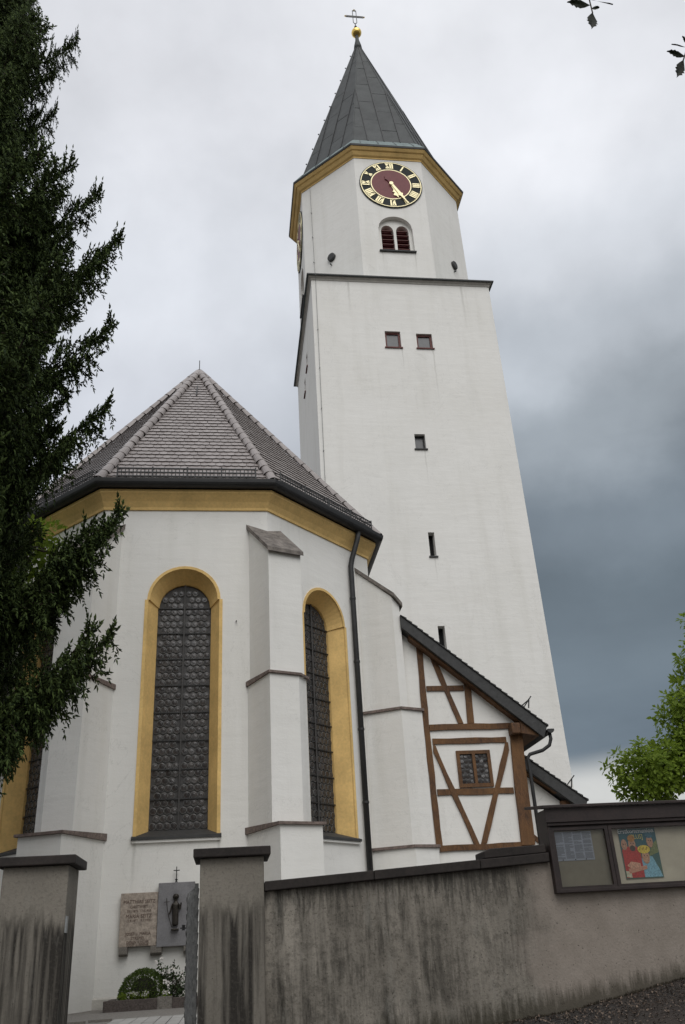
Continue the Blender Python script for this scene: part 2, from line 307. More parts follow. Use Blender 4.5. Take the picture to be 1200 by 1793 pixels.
class MB:
    def __init__(s): s.v = []; s.f = []
    def add(s, vs, fs):
        b = len(s.v); s.v += [tuple(p) for p in vs]; s.f += [tuple(b + i for i in f) for f in fs]; return s
    def box(s, x0, x1, y0, y1, z0, z1):
        return s.add([(x0, y0, z0), (x1, y0, z0), (x1, y1, z0), (x0, y1, z0), (x0, y0, z1), (x1, y0, z1), (x1, y1, z1), (x0, y1, z1)],
                     [(0, 3, 2, 1), (4, 5, 6, 7), (0, 1, 5, 4), (1, 2, 6, 5), (2, 3, 7, 6), (3, 0, 4, 7)])
    def hexa(s, a, b):          # two quads (same winding), joined
        return s.add(list(a) + list(b), [(3, 2, 1, 0), (4, 5, 6, 7), (0, 1, 5, 4), (1, 2, 6, 5), (2, 3, 7, 6), (3, 0, 4, 7)])
    def prism(s, poly, z0, z1):
        n = len(poly)
        z0s = z0 if isinstance(z0, (list, tuple)) else [z0] * n; z1s = z1 if isinstance(z1, (list, tuple)) else [z1] * n
        vs = [(p[0], p[1], a) for p, a in zip(poly, z0s)] + [(p[0], p[1], a) for p, a in zip(poly, z1s)]
        return s.add(vs, [tuple(range(n - 1, -1, -1)), tuple(range(n, 2 * n))] + [(i, (i + 1) % n, n + (i + 1) % n, n + i) for i in range(n)])
    def extr(s, poly, vec):     # 3D polygon extruded
        n = len(poly); vec = Vector(vec)
        return s.add([Vector(p) for p in poly] + [Vector(p) + vec for p in poly],
                     [tuple(range(n - 1, -1, -1)), tuple(range(n, 2 * n))] + [(i, (i + 1) % n, n + (i + 1) % n, n + i) for i in range(n)])
    def tube(s, path, r, seg=8, cap=True):
        path = [Vector(p) for p in path]; n = len(path); rs = r if isinstance(r, (list, tuple)) else [r] * n
        vs = []; up = Vector((0, 0, 1)); prev = None
        for i, p in enumerate(path):
            d = (path[min(i + 1, n - 1)] - path[max(i - 1, 0)]).normalized()
            if prev is None:
                a = d.cross(up) if abs(d.dot(up)) < .95 else d.cross(Vector((0, 1, 0)))
            else:
                a = prev - d * prev.dot(d)
            a.normalize(); prev = a; b = d.cross(a)
            vs += [p + (a * math.cos(2 * math.pi * k / seg) + b * math.sin(2 * math.pi * k / seg)) * rs[i] for k in range(seg)]
        fs = [(i * seg + k, i * seg + (k + 1) % seg, (i + 1) * seg + (k + 1) % seg, (i + 1) * seg + k) for i in range(n - 1) for k in range(seg)]
        if cap: fs += [tuple(range(seg - 1, -1, -1)), tuple((n - 1) * seg + k for k in range(seg))]
        return s.add(vs, fs)
    def bar(s, a, b, w, h=None, up=(0, 0, 1)):      # square bar between two points
        a, b = Vector(a), Vector(b); h = h or w; d = (b - a).normalized(); up = Vector(up)
        if abs(d.dot(up)) > .98: up = Vector((0, 1, 0))
        x = d.cross(up).normalized(); y = x.cross(d)
        q = [(-1, -1), (1, -1), (1, 1), (-1, 1)]
        return s.hexa([a + x * i * w / 2 + y * j * h / 2 for i, j in q], [b + x * i * w / 2 + y * j * h / 2 for i, j in q])
    def lathe(s, cx, cy, prof, seg=16):
        vs = []; n = len(prof)
        for r_, z in prof: vs += [(cx + r_ * math.cos(2 * math.pi * k / seg), cy + r_ * math.sin(2 * math.pi * k / seg), z) for k in range(seg)]
        fs = [(i * seg + k, i * seg + (k + 1) % seg, (i + 1) * seg + (k + 1) % seg, (i + 1) * seg + k) for i in range(n - 1) for k in range(seg)]
        fs += [tuple(range(seg - 1, -1, -1)), tuple((n - 1) * seg + k for k in range(seg))]
        return s.add(vs, fs)
    def sweep(s, path, prof, closed=False):
        """path: 2D points; outward = right-hand side of travel; prof: closed profile of (offset, z)"""
        n = len(path); P = [Vector(p) for p in path]; offs = []
        for i in range(n):
            ds = []
            if i > 0 or closed: ds.append((P[i] - P[i - 1]).normalized())
            if i < n - 1 or closed: ds.append((P[(i + 1) % n] - P[i]).normalized())
            ns = [Vector((d.y, -d.x)) for d in ds]
            if len(ns) == 1: offs.append(ns[0])
            else:
                m_ = (ns[0] + ns[1]).normalized(); offs.append(m_ / max(.2, m_.dot(ns[0])))
        k = len(prof); vs = [(P[i].x + offs[i].x * o, P[i].y + offs[i].y * o, z) for i in range(n) for o, z in prof]
        fs = [(i * k + j, ((i + 1) % n) * k + j, ((i + 1) % n) * k + (j + 1) % k, i * k + (j + 1) % k) for i in range(n if closed else n - 1) for j in range(k)]
        if not closed: fs += [tuple(range(k)), tuple((n - 1) * k + j for j in range(k - 1, -1, -1))]
        return s.add(vs, fs)
    def mesh(s, name, mat, smooth=False, recalc=True):
        me = bpy.data.meshes.new(name); me.from_pydata(s.v, [], s.f); me.materials.append(mat)
        if recalc:
            bm = bmesh.new(); bm.from_mesh(me); bmesh.ops.recalc_face_normals(bm, faces=bm.faces); bm.to_mesh(me); bm.free()
        if smooth:
            for p in me.polygons: p.use_smooth = True
        me.update(); return me
    def obj(s, name, mat, parent=None, smooth=False, bevel=0, recalc=True):
        me = s.mesh(name, mat, smooth, recalc); o = bpy.data.objects.new(name, me); COL.objects.link(o)
        WM[o.name] = Matrix.Identity(4); adopt(o, parent)
        if bevel:
            b = o.modifiers.new('bevel', 'BEVEL'); b.width = bevel; b.segments = 2; b.limit_method = 'ANGLE'; b.angle_limit = R(40)
        return o

class Frame:
    def __init__(s, o, U, Nn): s.o = Vector(o); s.U = Vector(U).normalized(); s.N = Vector(Nn).normalized()
    def p(s, u, z, d=0.): return s.o + s.U * u + Vector((0, 0, z)) - s.N * d     # d > 0 goes inwards

def holed(mb, fr, outer, holes, d=0.):
    bm = bmesh.new(); es = []
    for loop in [outer] + holes:
        vs = [bm.verts.new(fr.p(u, z, d)) for u, z in loop]
        for i in range(len(vs)): es.append(bm.edges.new((vs[i], vs[(i + 1) % len(vs)])))
    bmesh.ops.triangle_fill(bm, use_beauty=True, use_dissolve=False, edges=es, normal=fr.N)
    bm.verts.index_update()
    mb.add([v.co.copy() for v in bm.verts], [[v.index for v in f.verts] for f in bm.faces]); bm.free()
def ring(mb, fr, la, da, lb, db):
    n = len(la); vs = [fr.p(u, z, da) for u, z in la] + [fr.p(u, z, db) for u, z in lb]
    mb.add(vs, [(i, (i + 1) % n, n + (i + 1) % n, n + i) for i in range(n)])
def arch(w, z0, zs, r=None, seg=18, rise=None):
    r = r if r is not None else w; rise = rise if rise is not None else r
    return [(-w, z0), (w, z0), (w, zs)] + [(r * math.cos(math.pi * k / seg), zs + rise * math.sin(math.pi * k / seg)) for k in range(seg + 1)] + [(-w, zs)]
def rect(u0, u1, z0, z1): return [(u0, z0), (u1, z0), (u1, z1), (u0, z1)]
def inside(poly, x, y):
    c = False; n = len(poly); j = n - 1
    for i in range(n):
        if (poly[i][1] > y) != (poly[j][1] > y) and x < (poly[j][0] - poly[i][0]) * (y - poly[i][1]) / (poly[j][1] - poly[i][1]) + poly[i][0]: c = not c
        j = i
    return c
def text_mesh(txt, size, depth=.004):
    cu = bpy.data.curves.new('lettering', 'FONT'); cu.body = txt; cu.size = size; cu.extrude = depth; cu.align_x = 'CENTER'; cu.resolution_u = 2
    o = bpy.data.objects.new('lettering_source', cu); COL.objects.link(o); dg = bpy.context.evaluated_depsgraph_get()
    me = bpy.data.meshes.new_from_object(o.evaluated_get(dg)); bpy.data.objects.remove(o); bpy.data.curves.remove(cu); return me
def put_text(txt, size, x, y, z, mat, parent, name='lettering', depth=.004, sx=1.0):
    me = text_mesh(txt, size, depth); me.materials.clear(); me.materials.append(mat)
    return inst(name, me, Matrix.Translation((x, y, z)) @ Matrix.Rotation(R(90), 4, 'X') @ Matrix.Diagonal((sx, 1, 1, 1)), parent)

# ------------------------------------------------------------------ ground
def base_h(x):
    pts = [(-6, .62), (0, .74), (1.5, .82), (2.48, .885), (3.2, .95), (3.8, 1.05), (4.4, 1.158), (6, 1.45), (9, 1.9)]
    if x <= pts[0][0]: return pts[0][1]
    for (a, b), (c_, d) in zip(pts, pts[1:]):
        if x <= c_: return b + (d - b) * (x - a) / (c_ - a)
    return pts[-1][1]
def ground_h(x, y):
    if y > 9.15:
        return .86
    t = max(0., min(1., (y + 1) / 10.1)); h = base_h(x) * t
    if y < -1: h = 0
    return h + (.012 * noise.noise(Vector((x * 2, y * 2, 0))) if 4 < y < 9 else 0)
xs = [-900, -300, -100, -40, -20, -12] + [-8 + i * .4 for i in range(50)] + [14, 20, 40, 100, 300, 900]
ys = [-900, -300, -100, -30, -10, -4] + [-1 + i * .5 for i in range(20)] + [9.1, 9.16, 9.4, 10, 11, 12, 14, 18, 25, 40, 100, 300, 1200]
g = MB(); nx = len(xs)
g.v = [(x, y, ground_h(x, y)) for y in ys for x in xs]
g.f = [(j * nx + i, j * nx + i + 1, (j + 1) * nx + i + 1, (j + 1) * nx + i) for j in range(len(ys) - 1) for i in range(nx - 1)]
gm = MT('street_and_yard_ground'); co = gm.co(); a = gm.noise(co, 1.2, 5, .6); b_ = gm.noise(co, 30, 5, .7); c_ = gm.noise(co, 90, 3, .7)
gc = gm.mix(gm.mr(b_, .35, .65), (.022, .019, .017), (.075, .066, .058)); gc = gm.mix(gm.mr(a, .42, .6), gc, (.050, .038, .030)); gc = gm.mix(gm.mr(c_, .66, .72), gc, (.22, .20, .18))
gm.base(gc); gm.rough(.95); gm.bump(gm.math('ADD', b_, gm.math('MULTIPLY', c_, .5)), .9, .03)
meta(g.obj('ground', gm.m, recalc=False), kind='structure')
gv = MB(); gv.box(-3.4, 2.5, 9.7, 17.45, .862, .868); meta(gv.obj('gravel_yard', GRAVEL), kind='structure')
# paved path behind the gate, one slab at a time
pth = MB(); pth.box(-1.56, .9, 9.75, 14.0, .868, .873); path = pth.obj('path', GRAVEL); meta(path, kind='structure')
for j in range(7):
    for i in range(14):
        x = -1.56 + i * .162 + .0; y0_ = 9.9 + j * .60; 
        h = .885 + random.uniform(-.003, .003)
        e_ = .006
        if y0_ > 13.5 - (0 if x < -1.1 else -.7): continue
        MB().box(x + e_, x + .162 - e_, y0_ + e_, y0_ + .60 - e_, .872, h).obj('paving_slab', PAVE, path)
for i in range(3):
    MB().box(-2.55 + i * .33, -2.24 + i * .33, 13.62 + i * .16, 13.70 + i * .16, .86, .90).obj('edging_stone', BEDST2, path)

# ------------------------------------------------------------------ church choir
CX, Y0, S_, S2, H7 = -.970, 17.5, 3.6133, 3.8325, .70710678
P0 = (CX - S_ / 2, Y0); P1 = (CX + S_ / 2, Y0); P2 = (P1[0] + S2 * H7, Y0 + S2 * H7); PM = (P0[0] - S2 * H7, Y0 + S2 * H7)
ZC = 10.585
church = empty('church', (CX, 22, .86), 'white church choir with ochre arched windows, buttresses and steep tiled roof', 'church')
F_front = Frame((CX, Y0, 0), (1, 0, 0), (0, -1, 0))
F_right = Frame(((P1[0] + P2[0]) / 2, (P1[1] + P2[1]) / 2, 0), (H7, H7, 0), (H7, -H7, 0))
F_left = Frame(((P0[0] + PM[0]) / 2, (P0[1] + PM[1]) / 2, 0), (H7, -H7, 0), (-H7, -H7, 0))
WO = arch(.82, 3.66, 8.44, .775); WI = arch(.75, 3.66, 8.44, .712); WG = arch(.57, 3.79, 8.38, .545)
w = MB()
for fr, hw in ((F_front, S_ / 2), (F_right, S2 / 2), (F_left, S2 / 2)):
    holed(w, fr, rect(-hw, hw, .5, ZC + .5), [WI])
w.add([(P2[0], P2[1], .5), (P2[0], 28.69, .5), (P2[0], 28.69, ZC + .5), (P2[0], P2[1], ZC + .5)], [(0, 1, 2, 3)])
w.add([(PM[0], PM[1], .5), (PM[0], 46, .5), (PM[0], 46, ZC + .5), (PM[0], PM[1], ZC + .5)], [(0, 3, 2, 1)])
w.add([(PM[0], 46, .5), (3.3, 46, .5), (3.3, 46, ZC + .5), (PM[0], 46, ZC + .5)], [(0, 1, 2, 3)])
w.obj('wall', WHITE, church)
path8 = [(PM[0], 46), PM, P0, P1, P2, (P2[0], 28.6)]
MB().sweep(path8, [(-.02, ZC), (.035, ZC), (.045, ZC + .06), (.11, ZC + .18), (.20, ZC + .30), (.235, ZC + .34), (.235, ZC + .42), (-.02, ZC + .42)]).obj('cornice', OCHRE, church)
MB().sweep([(PM[0], 46), PM, P0, P1, P2, (P2[0], 28.6)], [(-.02, .5), (.035, .5), (.035, 1.02), (.0, 1.05), (-.02, 1.05)]).obj('plinth', STONE if False else simple('grey_plinth_render', (.42, .40, .36), .9, .2, 4, .3), church)
gp = [(.18, ZC + .40)] + [(.315 + .13 * math.cos(R(a)), ZC + .56 + .13 * math.sin(R(a))) for a in range(180, 361, 20)] + [(.45, ZC + .60), (.20, ZC + .60)]
MB().sweep(path8, gp).obj('gutter', BLACKM, church)

# roundel pane shared by all the choir windows
pm = MB(); rings = [(.064, .0), (.060, .006), (.046, .003), (.030, .004), (.014, .010), (.006, .006)]; SG = 10
for r_, h in rings: pm.v += [(r_ * math.cos(2 * math.pi * k / SG), r_ * math.sin(2 * math.pi * k / SG), h) for k in range(SG)]
pm.f = [(i * SG + k, i * SG + (k + 1) % SG, (i + 1) * SG + (k + 1) % SG, (i + 1) * SG + k) for i in range(len(rings) - 1) for k in range(SG)] + [tuple((len(rings) - 1) * SG + k for k in range(SG))]
PANE = pm.mesh('pane', GLASS, smooth=True, recalc=False)
# flat-ish came ring round every roundel
def choir_window(fr, limit=288):
    t = MB(); ring(t, fr, WO, 0, WO, -.018); ring(t, fr, WO, -.018, WI, -.018); ring(t, fr, WI, -.018, WI, .02)
    ring(t, fr, WI, .02, WG, .36); ring(t, fr, WG, .36, WG, .44)
    win = t.obj('window', OCHRE, church)
    sl = MB(); sl.hexa([fr.p(-.84, 3.60, -.09), fr.p(.84, 3.60, -.09), fr.p(.84, 3.60, .5), fr.p(-.84, 3.60, .5)],
                       [fr.p(-.84, 3.65, -.09), fr.p(.84, 3.65, -.09), fr.p(.84, 3.84, .5), fr.p(-.84, 3.84, .5)]); sl.obj('sill', SLATE, win)
    sl = MB(); sl.hexa([fr.p(-.82, 3.55, -.06), fr.p(.82, 3.55, -.06), fr.p(.82, 3.55, .01), fr.p(-.82, 3.55, .01)],
                       [fr.p(-.82, 3.598, -.06), fr.p(.82, 3.598, -.06), fr.p(.82, 3.598, .01), fr.p(-.82, 3.598, .01)]); sl.obj('sill_underside', WHITE, win)
    b = MB(); holed(b, fr, arch(.575, 3.7, 8.38, .56), [], .42); b.obj('leaded_glazing', LEAD, win)
    zr = [8.38, 7.885, 7.39, 6.84, 6.275, 5.70, 5.15, 4.58, 4.04]
    zr = [3.82] + sorted(zr[:-1]); zr = [3.82, 4.39, 4.96, 5.53, 6.10, 6.67, 7.24, 7.81, 8.38, 8.95]
    for z in zr[1:-1]:
        MB().bar(fr.p(-.57, z, .385), fr.p(.57, z, .385), .026, .022).obj('glazing_bar', BLACKM, win)
    MB().bar(fr.p(0, 3.80, .39), fr.p(0, 8.93, .39), .03, .05, (0, 1, 0)).obj('mullion', LEAD, win)
    came = MB(); cnt = 0
    base = Matrix((( fr.U.x, 0, fr.N.x, 0), (fr.U.y, 0, fr.N.y, 0), (0, 1, 0, 0), (0, 0, 0, 1)))
    gin = arch(.545, 3.8, 8.38, .525)
    for k in range(9):
        for side in (-1, 1):
            pt_ = (random.uniform(-.05, .05), random.uniform(-.05, .05))
            for rw in range(4):
                z = zr[k] + .068 + rw * .1425
                off = .5 if (rw + k) % 2 else 0
                for c in range(4):
                    u = side * (.085 + (c + off) * .136)
                    if not inside(gin, u * 1.05, z + .035) or abs(u) > .50 + .02: continue
                    rot = Euler((pt_[0] + random.uniform(-.04, .04), pt_[1] + random.uniform(-.04, .04), random.uniform(0, 6.28))).to_matrix().to_4x4()
                    inst('pane', PANE, Matrix.Translation(fr.p(u, z, .405)) @ base @ rot, win); cnt += 1
                    cs = [fr.p(u + q * math.cos(2 * math.pi * i / 10), z + q * math.sin(2 * math.pi * i / 10), dd) for q, dd in ((.069, .41), (.069, .398), (.062, .398), (.062, .41)) for i in range(10)]
                    came.add(cs, [(j * 10 + i, j * 10 + (i + 1) % 10, (j + 1) * 10 + (i + 1) % 10, (j + 1) * 10 + i) for j in range(3) for i in range(10)])
    came.obj('lead_came', simple('lead_came', (.15, .148, .142), .6, .25, 20, 0), win, recalc=False)
for fr in (F_front, F_right, F_left): choir_window(fr)

# buttresses
def buttress(P, d, w_, mirror=False):
    P = Vector(P); d = Vector(d); w_ = Vector(w_)
    q = lambda a, b: tuple(P + d * a + w_ * b)
    inn = -.45
    low = [q(inn, -.43), q(1.25, -.43), q(1.25, .43), q(inn, .43)]
    mid = [q(inn, -.42), q(.90, -.42), q(.90, .22), q(.68, .50), q(inn, .50)]
    up = [q(inn, -.38), q(.84, -.38), q(.84, .38), q(inn, .38)]
    b = MB(); b.prism(low, .5, 3.62); b.prism(mid, 3.62, 6.50)
    k = .84 - inn
    zz = lambda a: 9.97 - a * .88
    b.prism(up, 6.50, [zz(inn) + .03, zz(.84) + .03, zz(.84) + .03, zz(inn) + .03])
    o = b.obj('buttress', WHITE, church)
    low2 = [q(inn, -.48), q(1.31, -.48), q(1.31, .48), q(inn, .48)]
    mid2 = [q(inn, -.46), q(.95, -.46), q(.95, .25), q(.72, .55), q(inn, .55)]
    MB().prism(low2, 3.622, [3.76, 3.67, 3.67, 3.76]).obj('weathering_ledge', BRICKEDGE, o)
    MB().prism(mid2, 6.502, [6.62, 6.55, 6.55, 6.55, 6.62]).obj('weathering_ledge', BRICKEDGE, o)
    cap = [q(inn + .0, -.44), q(.93, -.43), q(.93, .41), q(inn, .42)]
    
    MB().prism(cap, [zz(inn), zz(.93), zz(.93), zz(inn)], [zz(inn) + .12, zz(.93) + .09, zz(.93) + .09, zz(inn) + .12]).obj('cap_slab', STONE, o)
c22, s22 = math.cos(R(22.5)), math.sin(R(22.5))
buttress(P1, (s22, -c22), (c22, s22))
buttress(P0, (-s22, -c22), (-c22, s22))
# corner buttresses where the apse meets the long walls
for sgn, P in ((1, P2), (-1, PM)):
    def mx(x): return P[0] + sgn * (x - P2[0])
    ply = [(mx(3.17), 19.83), (mx(3.94), 19.40), (mx(4.13), 19.47), (mx(4.13), 20.7), (mx(3.5), 20.7)]
    b = MB(); b.prism(ply, 6.42, [10.05, 9.22, 9.02, 9.02, 10.05]); 
    pl2 = [(mx(3.14), 19.80), (mx(3.94), 19.355), (mx(4.48), 19.60), (mx(4.48), 20.7), (mx(3.5), 20.7)]
    b.prism(pl2, .5, 6.42)
    pl3 = [(mx(3.10), 19.70), (mx(3.97), 19.25), (mx(4.53), 19.50), (mx(4.53), 20.7), (mx(3.5), 20.7)]
    b.prism(pl3, .5, 3.42)
    o = b.obj('buttress', WHITE, church)
    f = lambda pl, e_: [(x + sgn * (-e_ if i == 0 else (0 if i == 1 else e_)) , y - (e_ if i < 3 else 0)) for i, (x, y) in enumerate(pl)]
    MB().prism(f(pl2, .045), 6.422, 6.48).obj('weathering_ledge', BRICKEDGE, o)
    MB().prism(f(pl3, .045), 3.422, 3.48).obj('weathering_ledge', BRICKEDGE, o)
    cp = [(mx(3.13), 19.80), (mx(3.99), 19.31), (mx(4.20), 19.40), (mx(4.2), 20.75), (mx(3.5), 20.75)]
    zt = [10.08, 9.19, 8.96, 8.96, 10.08]
    MB().prism(cp, zt, [z + .10 for z in zt]).obj('cap_slab', STONE, o)

# downpipe on the right facet and on the left one
def fp(fr, t, z, d): return fr.p(t - S2 / 2, z, d)
for fr, flip in ((F_right, 1), (F_left, -1)):
    tt = lambda t: (t - S2 / 2) * flip
    pts = [fr.p(tt(3.10), 11.02, -.30), fr.p(tt(3.08), 10.85, -.29), fr.p(tt(3.00), 10.30, -.13), fr.p(tt(2.97), 10.10, -.10), fr.p(tt(2.96), .9, -.10)]
    o = MB().tube(pts, .066, 12).obj('downpipe', BLACKM, church, smooth=True)
    cl = MB()
    for z in (9.2, 7.6, 6.0, 4.4, 2.8): cl.tube([fr.p(tt(2.965), z, -.10), fr.p(tt(2.965), z + .05, -.10)], .078, 10)
    cl.obj('pipe_clamp', BLACKM, o)
# ---- roof
E_ = .30; ZE = 11.14; AP = Vector((CX, 22.02, 17.67))
tq = math.tan(R(22.5)) * E_
e0 = Vector((P0[0] - tq, Y0 - E_, ZE)); e1 = Vector((P1[0] + tq, Y0 - E_, ZE))
e2 = Vector((P2[0] + E_, P2[1] - tq, ZE)); em = Vector((PM[0] - E_, PM[1] - tq, ZE))
far = Vector((0, 24, 0)); rb = MB()
rb.add([e0, e1, e2, em, AP, Vector((P2[0] + E_, 46, ZE)), Vector((PM[0] - E_, 46, ZE)), Vector((CX, 46, AP.z))],
       [(0, 1, 4), (1, 2, 4), (3, 0, 4), (2, 5, 7, 4), (6, 3, 4, 7), (5, 6, 7), (0, 3, 6, 5, 2, 1)])
roof = rb.obj('roof', DECK, church)
TW, TS = .18, .2165
tv = [(-.088, 0.030, 0), (-.05, .008, 0), (0, 0, 0), (.05, .008, 0), (.088, .030, 0), (.088, .36, 0), (-.088, .36, 0)]
def tile_pts(Mx=None):
    up = [(x, y, .060 - y * .105) for x, y, _ in tv]; dn = [(x, y, .028 - y * .105) for x, y, _ in tv[:5]]
    return up + dn, [(0, 1, 2, 3, 4, 5, 6), (7, 8, 1, 0), (8, 9, 2, 1), (9, 10, 3, 2), (10, 11, 4, 3)]
tp, tf = tile_pts(); tmb = MB(); tmb.add(tp, tf); TILEM = tmb.mesh('tile', TILE, recalc=False)
def edge_mats(me):
    me.materials.append(TEDGE)
    for i, p in enumerate(me.polygons):
        if i % 5: p.material_index = 1
edge_mats(TILEM)
rest = MB(); singles = 0
for a, b, single in ((e0, e1, True), (e1, e2, False), (em, e0, False)):
    U_ = (b - a).normalized(); mid_ = (a + b) / 2; W0 = (b - a).length / 2; foot = a + U_ * (AP - a).dot(U_)
    Sv = (AP - foot); Ls = Sv.length; Sv.normalize(); Nv = U_.cross(Sv).normalized(); 
    if Nv.z < 0: Nv = -Nv
    ua, ub = (a - foot).dot(U_), (b - foot).dot(U_)
    nrow = int(Ls / TS)
    for i in range(nrow):
        s_ = i * TS - .03; fr_ = 1 - max(0, s_ + .1) / Ls; la, lb = ua * fr_, ub * fr_
        j0, j1 = int(math.floor(la / TW)) - 1, int(math.ceil(lb / TW)) + 1
        for j in range(j0, j1 + 1):
            u = (j + (.5 if i % 2 else 0)) * TW
            if u - .06 < la or u + .06 > lb: continue
            jx, jr = random.uniform(-.004, .004), random.uniform(-.012, .012)
            Mt = Matrix(((U_.x, Sv.x, Nv.x, 0), (U_.y, Sv.y, Nv.y, 0), (U_.z, Sv.z, Nv.z, 0), (0, 0, 0, 1)))
            Mt = Matrix.Translation(foot + U_ * (u + jx) + Sv * (s_ + random.uniform(-.004, .004)) + Nv * (.012 + random.uniform(0, .004))) @ Mt @ Matrix.Rotation(jr, 4, 'Z')
            if single and singles < 300: inst('tile', TILEM, Mt, roof); singles += 1
            else: rest.add([Mt @ Vector(p) for p in tp], tf)
rest_o = meta(rest.obj('tile_field', TILE, roof, recalc=False), kind='stuff'); edge_mats(rest_o.data)
# hip tiles
hm = MB(); sg = 8
for y, r_ in ((0, .138), (.40, .102)): hm.v += [(r_ * math.cos(math.pi * k / sg), y, r_ * math.sin(math.pi * k / sg)) for k in range(sg + 1)]
for y, r_ in ((0, .110), (.0, .110)): hm.v += [(r_ * math.cos(math.pi * k / sg), y, r_ * math.sin(math.pi * k / sg)) for k in range(sg + 1)]
n_ = sg + 1
hm.f = [(k, k + 1, n_ + k + 1, n_ + k) for k in range(sg)] + [(k + 1, k, 2 * n_ + k, 2 * n_ + k + 1) for k in range(sg)]
HIP = hm.mesh('hip_tile', TILE, smooth=False, recalc=False); HIP.materials.append(TEDGE)
for i, p in enumerate(HIP.polygons): p.material_index = 0 if i < sg else 1
for a in (e0, e1, e2, em):
    D = (AP - a); Lh = D.length; D.normalize(); outw = Vector((a.x - CX, a.y - 22.02, 0)).normalized(); Zv = (outw * .6 + Vector((0, 0, .8))); Zv = (Zv - D * Zv.dot(D)).normalized(); Xv = D.cross(Zv)
    Mb = Matrix(((Xv.x, D.x, Zv.x, 0), (Xv.y, D.y, Zv.y, 0), (Xv.z, D.z, Zv.z, 0), (0, 0, 0, 1)))
    k = 0
    while k * .36 < Lh - .1:
        inst('hip_tile', HIP, Matrix.Translation(a + D * (k * .36) + Zv * .03) @ Mb @ Matrix.Rotation(.075, 4, 'X') @ Matrix.Rotation(random.uniform(-.03, .03), 4, 'Z'), roof); k += 1
MB().lathe(AP.x, AP.y, [(.16, AP.z - .12), (.17, AP.z + .02), (.10, AP.z + .12), (.02, AP.z + .17)], 10).obj('apex_cap', SLATE, roof)
MB().tube([(AP.x, AP.y, AP.z + .1), (AP.x, AP.y, AP.z + .52)], .012, 6).obj('lightning_rod', BLACKM, roof)
MB().bar((CX + .0, 20.6, 15.9), (CX + .0, 20.95, 16.45), .03).obj('roof_hook', BLACKM, roof)
# snow guards
def snow_guard(a, b, f0, f1):
    a, b = Vector(a), Vector(b); U_ = (b - a).normalized(); p, q = a + (b - a) * f0, a + (b - a) * f1
    out_ = Vector((U_.y, -U_.x, 0)); gme = MB(); Lg = (q - p).length; c0_ = p + out_ * .03
    for z in (.05, .15, .25, .35): gme.bar(c0_ + Vector((0, 0, z)), c0_ + U_ * Lg + Vector((0, 0, z)), .026)
    n = int(Lg / .085)
    for i in range(n + 1): gme.bar(c0_ + U_ * (Lg * i / n) + Vector((0, 0, .03)), c0_ + U_ * (Lg * i / n) + Vector((0, 0, .36)), .020)
    nb = max(2, int(Lg / .75))
    for i in range(nb + 1):
        o_ = c0_ + U_ * (Lg * i / nb); gme.bar(o_ + Vector((0, 0, .0)), o_ + Vector((0, 0, .39)), .032); gme.bar(o_ + Vector((0, 0, .33)), o_ - out_ * .26 + Vector((0, 0, .46)), .02)
    gme.obj('snow_guard', BLACKM, roof)
snow_guard(e0, e1, .10, .90); snow_guard(e1, e2, .06, .93); snow_guard(em, e0, .07, .94)
MB().tube([(.144, 17.5, 7.93), (.144, 17.42, 7.92)], .012, 6).obj('wall_pin', BLACKM, church)

# ------------------------------------------------------------------ tower
TX0, TX1, TY0, TY1 = 3.470, 11.498, 28.693, 36.721
OC = Vector((7.484, 32.707)); AO = 3.995; ZL = 27.985; ZCO = 35.60; ZEO = 36.09
tower = empty('church_tower', (7.484, 32.7, .86), 'tall white church tower with an octagonal belfry and pointed copper spire', 'tower')
tf_front = Frame((0, TY0, 0), (1, 0, 0), (0, -1, 0))
tf_left = Frame((TX0, 0, 0), (0, -1, 0), (-1, 0, 0))
sq = [(6.53, 7.205, 24.20, 25.06), (7.895, 8.585, 24.20, 24.98)]
sm = [(7.34, 7.775, 19.17, 19.87)]
sl = [(7.455, 7.695, 14.474, 15.472), (7.432, 7.690, 10.82, 11.725)]
lw = [(-32.1, -31.6, 25.3, 26.1), (-33.4, -32.9, 24.8, 25.6)]
wt = MB()
holes = [rect(a, b, c, d) for a, b, c, d in sq + sm + sl]
holed(wt, tf_front, rect(TX0, TX1, .5, ZL), holes)
for h in holes: ring(wt, tf_front, h, 0, h, .42)
lh = [rect(*r_) for r_ in lw]; holed(wt, tf_left, rect(-TY1, -TY0, .5, ZL), lh)
for h in lh: ring(wt, tf_left, h, 0, h, .35)
wt.add([(TX1, TY0, .5), (TX1, TY1, .5), (TX1, TY1, ZL), (TX1, TY0, ZL)], [(0, 1, 2, 3)])
wt.add([(TX0, TY1, .5), (TX1, TY1, .5), (TX1, TY1, ZL), (TX0, TY1, ZL)], [(0, 3, 2, 1)])
wt.obj('wall', WHITE, tower)
def small_window(fr, r_, matf, d=.12, glass=PLAING, fw=.07, sill=True, mull=False):
    a, b, c, e = r_; t = MB(); o_ = rect(a + .002, b - .002, c + .002, e - .002); i_ = rect(a + fw, b - fw, c + fw, e - fw)
    ring(t, fr, o_, d, i_, d); ring(t, fr, i_, d, i_, d + .06); ring(t, fr, o_, d, o_, d + .06)
    if mull: t.bar(fr.p((a + b) / 2, c, d + .02), fr.p((a + b) / 2, e, d + .02), .05)
    o = t.obj('window', matf, tower)
    g_ = MB(); holed(g_, fr, i_, [], d + .05); g_.obj('window_glass', glass, o)
    if sill:
        s_ = MB(); s_.hexa([fr.p(a - .05, c - .05, -.06), fr.p(b + .05, c - .05, -.06), fr.p(b + .05, c - .05, .1), fr.p(a - .05, c - .05, .1)],
                           [fr.p(a - .05, c, -.06), fr.p(b + .05, c, -.06), fr.p(b + .05, c + .02, .1), fr.p(a - .05, c + .02, .1)]); s_.obj('sill', REDF if matf is REDF else SLATE, o)
    return o
